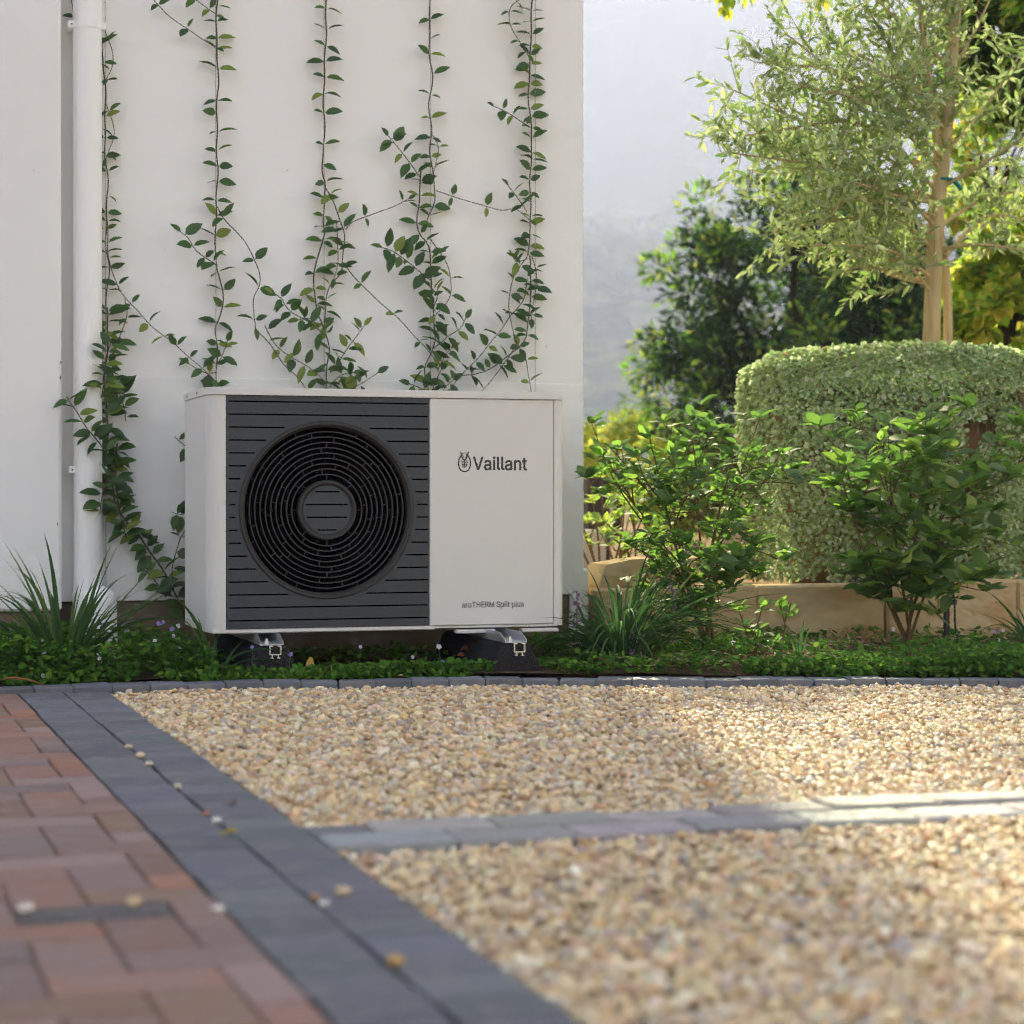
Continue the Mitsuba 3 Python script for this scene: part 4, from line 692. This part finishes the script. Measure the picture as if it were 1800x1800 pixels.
PB = [(235, 1590, 0.0105, (0.62, 0.46, 0.26), 'ochre pebble lying on the black brick'), (45, 1602, 0.0105, (0.68, 0.62, 0.52), 'white pebble on the red paving at the left edge'), (383, 1601, 0.0085, (0.62, 0.58, 0.52), 'whitish pebble on the red paving close to the dark band'), (603, 1572, 0.0105, (0.58, 0.44, 0.28), 'tan pebble alone on the right row of the dark band'),
    (569, 1592, 0.0075, (0.62, 0.60, 0.56), 'white pebble on the seam of the dark band'), (554, 1580, 0.0065, (0.46, 0.22, 0.10), 'small orange pebble on the seam of the dark band'), (696, 1695, 0.010, (0.50, 0.30, 0.10), 'amber pebble on the seam, nearest the camera'), (225, 1313, 0.0085, (0.52, 0.44, 0.3), 'tan pebble on the seam, nearest the kerb'), (246, 1330, 0.0105, (0.62, 0.48, 0.30), 'biggest tan pebble on the far part of the seam'),
    (261, 1343, 0.0085, (0.55, 0.48, 0.38), 'grey tan pebble just below the biggest one on the seam'), (312, 1383, 0.0075, (0.58, 0.5, 0.36), 'pale pebble midway along the seam'), (361, 1432, 0.007, (0.36, 0.16, 0.1), 'reddish pebble on the seam'), (380, 1444, 0.0085, (0.66, 0.64, 0.6), 'white pebble above the ochre leaf on the seam')]
for x, y, r, c, lb in PB:
    b = trimesh.creation.icosphere(subdivisions=2); v = b.vertices * (1 + 0.4 * (meshkit.noise(b.vertices * 1.6 + x, 3)[:, None] - 0.5)) * [r * 1.25, r, r * 0.8]; v = v * 0.8; p = at(x, y + 4, Z=0.021); v += p + [0, 0, 0.021 - p[2] - v[:, 2].min()]
    whole('pebble', colored(tm(v, b.faces), 'm_pebble', c, True), lb, 'pebble', 'stray pebbles on the pavers')

# ------------------------------------------------------------------ low stone wall and terrace things
lw = thing('low_wall', 'low sandstone retaining wall behind the shrubs', 'wall')
LY, LZ = 0.60, 0.247
xs = [RX + 0.03] + [at(x, 1080, Y=LY)[0] for x in (1198, 1332, 1560, 1790)] + [3.9, 4.6]
for a, b in zip(xs[:-1], xs[1:]):
    m = cbox(a + 0.002, b - 0.002, LY + rng.normal(0, 0.003), LY + 0.16, -0.03, LZ + rng.normal(0, 0.003), 0.008); part(lw, 'stone', ply(m, 'm_sandstone'))
for i, (xa, xb, za, zb, yy, lb) in enumerate([(1052, 1142, 1030, 985, 0.66, 'rough orange brown stone lying on the low wall beside the house'), (1140, 1238, 1030, 982, 0.70, 'second rough stone on the low wall, half behind the bushy shrub'), (1255, 1330, 965, 925, 1.5, 'brown stone further back behind the bushy shrub')]):
    a, b = at(xa, za, Y=yy), at(xb, zb, Y=yy); m = trimesh.creation.box(extents=[b[0] - a[0], 0.16, b[2] - 0.24]); m = m.subdivide().subdivide().subdivide(); v = m.vertices; h = m.extents / 2
    v = v * (1 - 0.14 * (np.linalg.norm(v / h, axis=1, keepdims=True) - 1)); v = v * (1 + 0.55 * (meshkit.fbm(v * 9 + 5 * i, 3)[:, None] - 0.5)) * [1, 1, 1 + 0.0 * i]; v = v + np.stack([0.25 * v[:, 2], 0 * v[:, 0], 0.12 * v[:, 0]], 1); m.vertices = v + [(a[0] + b[0]) / 2, yy + 0.06, 0.243 + (b[2] - 0.24) / 2]
    whole('rough_stone', ply(m, 'm_sandstone', 35), lb, 'stone', 'loose stones on the low wall')
a, b = at(1033, 930, Y=3.4), at(1073, 858, Y=3.4); whole('post', ply(cbox(a[0], b[0], 3.4, 3.5, 0.2, b[2] + 0.05, 0.004), 'm_charcoal'), 'dark square post beyond the corner of the house', 'post')
a, b = at(1020, 944, Y=2.7), at(1066, 930, Y=2.7); whole('slab', ply(cbox(a[0], b[0], 2.7, 3.2, 0.2, a[2] + 0.03, 0.006), 'm_slab'), 'pale paving slab edge in front of the dark post', 'slab')
ir = thing('irrigation_riser', 'dark plastic sprinkler stake with a thin green hose at the low wall', 'sprinkler'); a = at(1665, 1135, Y=0.3); tp = at(1663, 1052, Y=0.3)
part(ir, 'stake', ply(cbox(a[0] - 0.0085, a[0] + 0.0085, 0.295, 0.312, 0.03, tp[2], 0.002), 'm_stake')); part(ir, 'clip', ply(cbox(a[0] - 0.0085, a[0] + 0.034, 0.29, 0.294, tp[2] - 0.022, tp[2] - 0.004, 0.002), 'm_stake'))
part(ir, 'hose', ply(tube(spline([at(1688, 1140, Y=0.28), at(1680, 1105, Y=0.28), at(1678, 1060, Y=0.28), at(1674, 1030, Y=0.28)], 0.01), 0.0038, 8), 'm_hose', True)); part(ir, 'nozzle', ply(tube([at(1674, 1030, Y=0.28), at(1674, 1018, Y=0.28)], 0.005, 8), 'm_red'))

# planter with silver trailing plant and olive tree
PC = at(1568, 900, Y=1.48); PCX, PCY = PC[0], 1.48
pl = thing('planter', 'big brown urn planter almost hidden under silver foliage', 'planter')
prof = np.array([[0.001, 0.21], [0.40, 0.21], [0.42, 0.25], [0.47, 0.5], [0.545, 0.85], [0.57, 0.95], [0.58, 0.96], [0.58, 0.985], [0.55, 0.985], [0.53, 0.95], [0.001, 0.95]])
m = trimesh.creation.revolve(prof, sections=64); m.apply_translation([PCX, PCY, 0]); part(pl, 'urn', ply(m, 'm_planter', 40))
sv = thing('trailing_plant', 'silver green trailing plant cascading over the planter in a rounded curtain', 'plant')
n = 70000; th_ = rng.uniform(-np.pi, np.pi, n); u_ = rng.random(n) ** 0.8; u_ = np.where(rng.random(n) < 0.72, np.arccos((1 - rng.random(n)) ** (1 / 0.18)) * 2 / np.pi, u_)
def curtain(th_, u_):
    """u 0..0.3 across the top, 0.3..1 down the side of the mound."""
    bump = 0.07 * (meshkit.fbm(np.stack([np.cos(th_) * 2.2, np.sin(th_) * 2.2, u_ * 3], -1), 3) - 0.5); ph = u_ * np.pi / 2; sn, cs_ = np.sin(ph), np.cos(ph)
    dn = 1 - np.abs(cs_) ** 0.18; rr = 0.635 * np.abs(sn) ** 0.2 * (1 - 0.03 * dn**1.5) + bump; zz = 0.235 + 0.88 * np.abs(cs_) ** 0.18 + 0.03 * (1 - sn) + bump * 0.4
    return rr, zz
rr, zz = curtain(th_, u_); depth = rng.random(n) ** 2 * 0.05; rr = rr - depth
thin = meshkit.fbm(np.stack([np.cos(th_) * 5, np.sin(th_) * 5, zz * 5], -1), 3, 4); side = np.cos(th_ - math.radians(-22))
ok = (np.sin(th_ - YAW) < 0.6) & (thin > 0.25 + 0.2 * np.clip((side - 0.95) / 0.05, 0, 1) * (zz < 0.8)); th_, rr, zz, u_ = th_[ok], rr[ok], zz[ok], u_[ok]; n = len(rr)
rad = np.stack([np.cos(th_), np.sin(th_), 0 * th_], 1); nm = unit(rad * np.where(zz > 1.03, 0.3, 1.0)[:, None] + np.array([0, 0, 1.0]) * np.where(zz > 1.03, 1.0, 0.35)[:, None] + rng.normal(0, 0.35, (n, 3)))
pos = np.stack([PCX, PCY, 0]) + rad * rr[:, None] + np.stack([0 * zz, 0 * zz, zz], 1)
cc = pick([(0.38, 0.50, 0.22), (0.47, 0.58, 0.30), (0.30, 0.42, 0.17), (0.56, 0.63, 0.42)], n, 0.12); br_ = rng.random(n) < 0.015; cc[br_] = pick([(0.25, 0.13, 0.07)], br_.sum())
v, f, c = scatter(gl[0], pos, rng.normal(0, 1, (n, 3)) + [0, 0, -0.6], nm, np.clip(rng.lognormal(math.log(0.0155), 0.27, n), 0.009, 0.026), None, cc)
part(sv, 'foliage', mikit.ply((v, f), 'm_foliage', smooth=True, color=c), kind='stuff')
st = []
for k in range(150):
    a = rng.uniform(-np.pi, np.pi)
    if math.sin(a - YAW) > 0.5: continue
    uu = np.linspace(0.5, rng.uniform(0.85, 0.995), 14); r0, z0 = curtain(np.full(14, a) + 0.02 * np.cumsum(rng.normal(0, 1, 14)), uu); st.append(tube(np.stack([PCX + (r0 - 0.03) * math.cos(a), PCY + (r0 - 0.03) * math.sin(a), z0], 1), 0.0014, 3, False))
part(sv, 'stems', ply(join(st), 'm_olive_twig', True), kind='stuff')
for i, (x, y) in enumerate([(1672, 700), (1690, 715), (1735, 735), (1790, 690)]):
    p0 = at(x, y, Y=PCY - 0.58); tw = [tube(spline([p0 + rng.normal(0, 0.02, 3), p0 + [0.03, 0, -0.03] + rng.normal(0, 0.015, 3), p0 + [0.07, 0.01, -0.08] + rng.normal(0, 0.025, 3)], 0.01), 0.0014, 4) for _ in range(16)]
    part(sv, 'dry_tangle', ply(join(tw), 'm_planter', True), 'dry rust coloured tangle of dead stems', 'stuff')

ot = thing('olive_tree', 'slender olive tree with silvery narrow leaves rising from the planter', 'tree')
OY = PCY - 0.05
def ol(x, y, dy=0.0): return at(x, y, Y=OY + dy)
def limb(pts, r0, r1, nm='branch', s=8):
    p = spline(pts, 0.03); part(ot, nm, ply(tube(p, np.linspace(r0, r1, len(p)), s), 'm_bark', True)); return p
tr = limb([ol(1636, 640), ol(1638, 560), ol(1641, 470), ol(1645, 380), ol(1658, 270), ol(1668, 150), ol(1680, 0), ol(1690, -150)], 0.037, 0.020, 'trunk', 14)
t2 = limb([ol(1664, 640, .04), ol(1666, 560, .04), ol(1662, 480, .04), ol(1652, 420, .02)], 0.02, 0.018, 'trunk', 12)
st_ = limb([ol(1652, 420, .02), ol(1650, 330, .02), ol(1640, 200, -.05), ol(1625, 90, -.1), ol(1612, -20, -.1)], 0.017, 0.009)
limbs = [tr, st_]
for (x0, y0), (x1_, y1_), (x2_, y2_), dy in [((1640, 520), (1600, 470), (1540, 445), -.15), ((1640, 480), (1580, 420), (1480, 395), .2), ((1642, 440), (1560, 380), (1400, 400), -.1), ((1645, 400), (1560, 330), (1400, 340), -.3), ((1648, 370), (1540, 270), (1350, 270), .1), ((1650, 340), (1520, 220), (1300, 240), -.2), ((1655, 300), (1540, 190), (1400, 150), -.35), ((1660, 250), (1560, 130), (1440, 60), .25), ((1640, 200), (1560, 80), (1500, -30), -.1),
        ((1665, 200), (1600, 80), (1570, -40), .3), ((1670, 130), (1720, 40), (1760, -50), -.1), ((1660, 270), (1730, 190), (1790, 100), .1), ((1655, 330), (1740, 280), (1830, 220), -.25), ((1648, 400), (1730, 350), (1840, 330), .2), ((1645, 440), (1720, 430), (1800, 440), -.2), ((1660, 450), (1740, 380), (1850, 400), .3), ((1640, 500), (1570, 485), (1500, 440), .3), ((1660, 220), (1480, 130), (1330, 110), .1), ((1650, 350), (1440, 300), (1310, 300), .35), ((1650, 380), (1500, 350), (1460, 380), -.4), ((1675, 60), (1640, -40), (1600, -120), .0), ((1660, 280), (1600, 230), (1560, 240), -.45), ((1640, 490), (1560, 440), (1430, 430), -.3), ((1645, 430), (1500, 400), (1360, 420), .1), ((1645, 410), (1520, 350), (1370, 360), -.1), ((1650, 360), (1480, 300), (1290, 270), -.3), ((1655, 300), (1450, 230), (1290, 160), .0), ((1660, 240), (1500, 150), (1380, 60), -.2), ((1670, 120), (1560, 20), (1480, -60), -.3), ((1650, 360), (1560, 340), (1500, 320), -.5), ((1660, 230), (1600, 150), (1540, 130), -.5), ((1640, 500), (1530, 470), (1470, 480), 0)]:
    limbs.append(limb([ol(x0, y0), ol(x1_, y1_, dy * 0.6), ol(x2_, y2_, dy)], 0.009, 0.0028, s=6))
lp, la, twigs_ = [], [], []
for bi, b in enumerate(limbs):
    L_ = len(b); i0 = int(L_ * (0.45 if bi < 2 else 0.28))
    for i in range(i0, L_):
        for _ in range(1 if bi > 1 else 2):
            d = unit(b[min(i + 1, L_ - 1)] - b[max(0, i - 1)]); o = unit(rng.normal(0, 1, 3) + 0.7 * d + [0, 0, 0.25]); ln = rng.uniform(0.09, 0.26) * (1 if bi > 1 else 0.8); tw = spline([b[i], b[i] + o * ln * 0.5 + rng.normal(0, 0.01, 3), b[i] + o * ln + [0, 0, 0.02] + rng.normal(0, 0.02, 3)], 0.03)
            twigs_.append(tube(tw, np.linspace(0.0022, 0.001, len(tw)), 3, False)); td = unit(tw[-1] - tw[0])
            for q in np.linspace(0.15, 1, int(ln / 0.022)):
                p = tw[0] + (tw[-1] - tw[0]) * q
                for sg in range(2): lp.append(p + rng.normal(0, 0.003, 3)); la.append(td * 0.8 + rng.normal(0, 0.6, 3))
part(ot, 'twigs', ply(join(twigs_), 'm_olive_twig', True), kind='stuff')
lp, la = np.array(lp), np.array(la); n = len(lp); print('olive leaves', n)
v, f, c = scatter(leaf(1, 0.29, 0.12, 0.12, 5), lp, la, unit(rng.normal(0, 1, (n, 3)) + [0, 0, 0.8]), rng.uniform(0.036, 0.064, n), None, pick([(0.25, 0.35, 0.10), (0.33, 0.43, 0.15), (0.16, 0.26, 0.06), (0.43, 0.50, 0.23)], n))
part(ot, 'leaves', mikit.ply((v, f), 'm_foliage_gloss', smooth=True, color=c), kind='stuff')
a = ol(1672, 315, -.03); part(ot, 'tie', ply(trimesh.creation.torus(0.034, 0.006, 24, 8).apply_translation([a[0] - 0.02, a[1] + 0.03, a[2]]), 'm_tie', True), 'teal tree tie'); tl = spline([a, a + [0.02, -0.02, -0.03], a + [0.03, -0.02, -0.045]], 0.01); part(ot, 'tie_end', ply(tube(tl, 0.009, 6), 'm_tie', True))

# trees and bushes further back
def bushy(name, label, cat, center, radii, n, leaf_size, palette, m, clumps, seed, group=None, trunk=None, lobes=0.5, base=None, hollow=0.25, keepfn=None, lw_=0.5, tips=None):
    """A crown of leaf clumps: each clump is a tuft of leaves at the end of a limb."""
    k = thing(name, label, cat, group); r_ = np.random.default_rng(seed); center, radii = np.array(center, float), np.array(radii, float)
    u = unit(r_.normal(0, 1, (clumps, 3))); rr = (hollow + (1 - hollow) * r_.random(clumps) ** 0.5) * (1 + lobes * (meshkit.fbm(u * 1.9 + seed, 3) - 0.5)); cpos = center + u * radii * rr[:, None]
    if keepfn is not None: cpos = cpos[keepfn(cpos)]
    cr = r_.uniform(0.10, 0.2, len(cpos)) * radii.mean(); per = n // len(cpos); ci = np.repeat(np.arange(len(cpos)), per); nn = len(ci)
    d = unit(r_.normal(0, 1, (nn, 3))); pos = cpos[ci] + d * (cr[ci] * r_.random(nn) ** 0.4)[:, None] * [1, 1, 0.8]
    tone = r_.uniform(0.75, 1.25, len(cpos))[ci][:, None]; cols = np.clip(pick(palette, nn) * tone, 0, 0.9)
    if tips is not None:                                   # sunlit crown rim put into the outer leaf colour, along with paler young growth
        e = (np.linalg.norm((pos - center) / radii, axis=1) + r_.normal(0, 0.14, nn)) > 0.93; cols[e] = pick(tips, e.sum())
    v, f, c = scatter(leaf(1, lw_, 0.12, 0.15, 3), pos, d + unit(pos - center) * 0.6 + r_.normal(0, 0.3, (nn, 3)), unit(r_.normal(0, 0.5, (nn, 3)) + [0, 0, 0.9]), r_.uniform(0.7, 1.2, nn) * leaf_size, None, cols)
    part(k, 'crown', mikit.ply((v, f), m, smooth=True, color=c), kind='stuff')
    if trunk is not None:
        b = np.array(trunk[0], float); fork = center - [0, 0, radii[2] * 0.55]; p = spline([b, (b + fork) / 2 + r_.normal(0, 0.03, 3), fork], 0.1); part(k, 'trunk', ply(tube(p, np.linspace(trunk[1], trunk[1] * 0.7, len(p)), 10), 'm_dark_wood', True))
        for j in r_.choice(len(cpos), min(14, len(cpos)), replace=False):
            q = spline([fork, (fork + cpos[j]) / 2 + [0, 0, 0.05], cpos[j]], 0.1); part(k, 'limb', ply(tube(q, np.linspace(trunk[1] * 0.45, trunk[1] * 0.08, len(q)), 6), 'm_dark_wood', True))
    return k
def far_at(px, py, depth):
    d = np.array([(px - 900) / F * depth, depth, -(py - 876) / F * depth]); return CAM + np.array([d[0] * CY + d[1] * SY, -d[0] * SY + d[1] * CY, d[2]])
DG = [(0.016, 0.05, 0.010), (0.024, 0.068, 0.012), (0.012, 0.036, 0.010), (0.032, 0.082, 0.014)]; LIT_TIP = [(0.32, 0.46, 0.06), (0.22, 0.42, 0.05), (0.44, 0.46, 0.09), (0.12, 0.28, 0.03), (0.16, 0.34, 0.04)]
D1 = 15.0; sc = D1 / F
cN = far_at(1395, 610, D1)
bushy('evergreen_tree', 'dense dark glossy evergreen behind the planter, seen against the mist', 'tree', cN, (290 * sc, 250 * sc, 345 * sc), 36000, 0.075, DG, 'm_evergreen', 300, 4, trunk=([cN[0], cN[1], 0.2], 0.12), lobes=0.75, hollow=0.3, lw_=0.42, tips=LIT_TIP)
c2 = far_at(1570, 620, D1 + 1.5); bushy('evergreen_tree', 'second dark evergreen standing in the gap behind the olive trunk', 'tree', c2, (250 * sc, 230 * sc, 270 * sc), 22000, 0.09, DG, 'm_evergreen', 200, 5, trunk=([c2[0], c2[1], 0.2], 0.1), lobes=0.5)
c3_ = far_at(1775, 520, 9.5); s3_ = 9.5 / F
bushy('bright_bush', 'sunlit yellow green bush with round leaves at the right edge behind the olive', 'bush', c3_, (120 * s3_, 120 * s3_, 170 * s3_), 4600, 0.068, [(0.38, 0.54, 0.06), (0.50, 0.58, 0.08), (0.28, 0.46, 0.06), (0.60, 0.58, 0.10)], 'm_foliage_bright', 60, 6, trunk=([c3_[0], c3_[1], 0.2], 0.05), lw_=0.75)
c4 = far_at(1850, 40, 10.0); s4 = 10.0 / F
bushy('overhanging_tree', 'dark leafy branch hanging into the top right corner', 'tree', c4, (185 * s4, 190 * s4, 190 * s4), 15000, 0.075, [(0.06, 0.12, 0.02), (0.09, 0.16, 0.025), (0.045, 0.09, 0.018), (0.12, 0.2, 0.03)], 'm_foliage', 150, 8, tips=LIT_TIP, trunk=([c4[0] + 1.2, c4[1], 0.2], 0.14), lw_=0.6)
c5 = far_at(1740, 300, 12.5); s5 = 12.5 / F
bushy('mixed_bush', 'loose shrub with green and some yellow leaves behind the right of the olive crown', 'bush', c5, (110 * s5, 100 * s5, 150 * s5), 1500, 0.08, [(0.42, 0.50, 0.08), (0.60, 0.46, 0.08), (0.30, 0.44, 0.07), (0.24, 0.38, 0.06), (0.36, 0.5, 0.08)], 'm_foliage_bright', 50, 9, trunk=([c5[0], c5[1], 0.2], 0.05), lw_=0.6)
for i, (x, y, rx, rz, lb) in enumerate([(1290, -18, 42, 34, 'yellow green leafy twig end hanging in at the top, left of the olive crown'), (1452, -30, 40, 40, 'yellow green leafy twig end hanging in at the top, above the olive crown')]):
    c_ = far_at(x, y, 9.0); s_ = 9.0 / F; k = bushy('hanging_branch', lb, 'branch', c_, (rx * s_, rx * s_, rz * s_), 90, 0.06, [(0.42, 0.5, 0.05), (0.32, 0.45, 0.06), (0.5, 0.46, 0.07)], 'm_foliage_bright', 10, 11 + i, 'twig ends hanging into the top of the picture', lw_=0.6)
    b_ = far_at(x + 380, y - 260, 9.6); q = spline([b_, far_at(x + 150, y - 130, 9.2), c_], 0.1); part(k, 'branch', ply(tube(q, np.linspace(0.02, 0.005, len(q)), 6), 'm_dark_wood', True))
for i, (x, y, dd, rx, rz, lb) in enumerate([(1090, 790, 17, 100, 55, 'sunlit yellow green hedge far behind the bushy shrub'), (1190, 830, 15, 90, 70, 'darker part of the far hedge under the evergreen'), (1010, 800, 19, 70, 50, 'end of the far hedge cut off by the house corner')]):
    c_ = far_at(x, y, dd); s_ = dd / F; bushy('hedge', lb, 'hedge', [c_[0], c_[1], c_[2] - 0.1], (rx * s_, rx * s_, rz * s_ + 0.15), 3500, 0.075, [(0.42, 0.48, 0.07), (0.55, 0.52, 0.09), (0.28, 0.36, 0.06)], 'm_foliage_bright', 60, 15 + i, 'far hedges behind the terrace', trunk=([c_[0], c_[1], 0.2], 0.05))
# ------------------------------------------------------------------ the air: closed box of haze round everything
scene['haze_air'] = {'type': 'homogeneous', 'albedo': rgb(0.915, 0.905, 0.995), 'sigma_t': rgb(0.00078, 0.00086, 0.00114), 'phase': {'type': 'hg', 'g': 0.0}}
scene['haze'] = {'type': 'cube', 'to_world': T().translate([0, 0, 199.0]).scale([1660, 1660, 200.5]), 'bsdf': {'type': 'null'}, 'interior': {'type': 'ref', 'id': 'haze_air'}}
USED.add('haze'); labels['haze'] = {'label': 'pale morning mist filling the valley', 'category': 'mist', 'kind': 'stuff'}
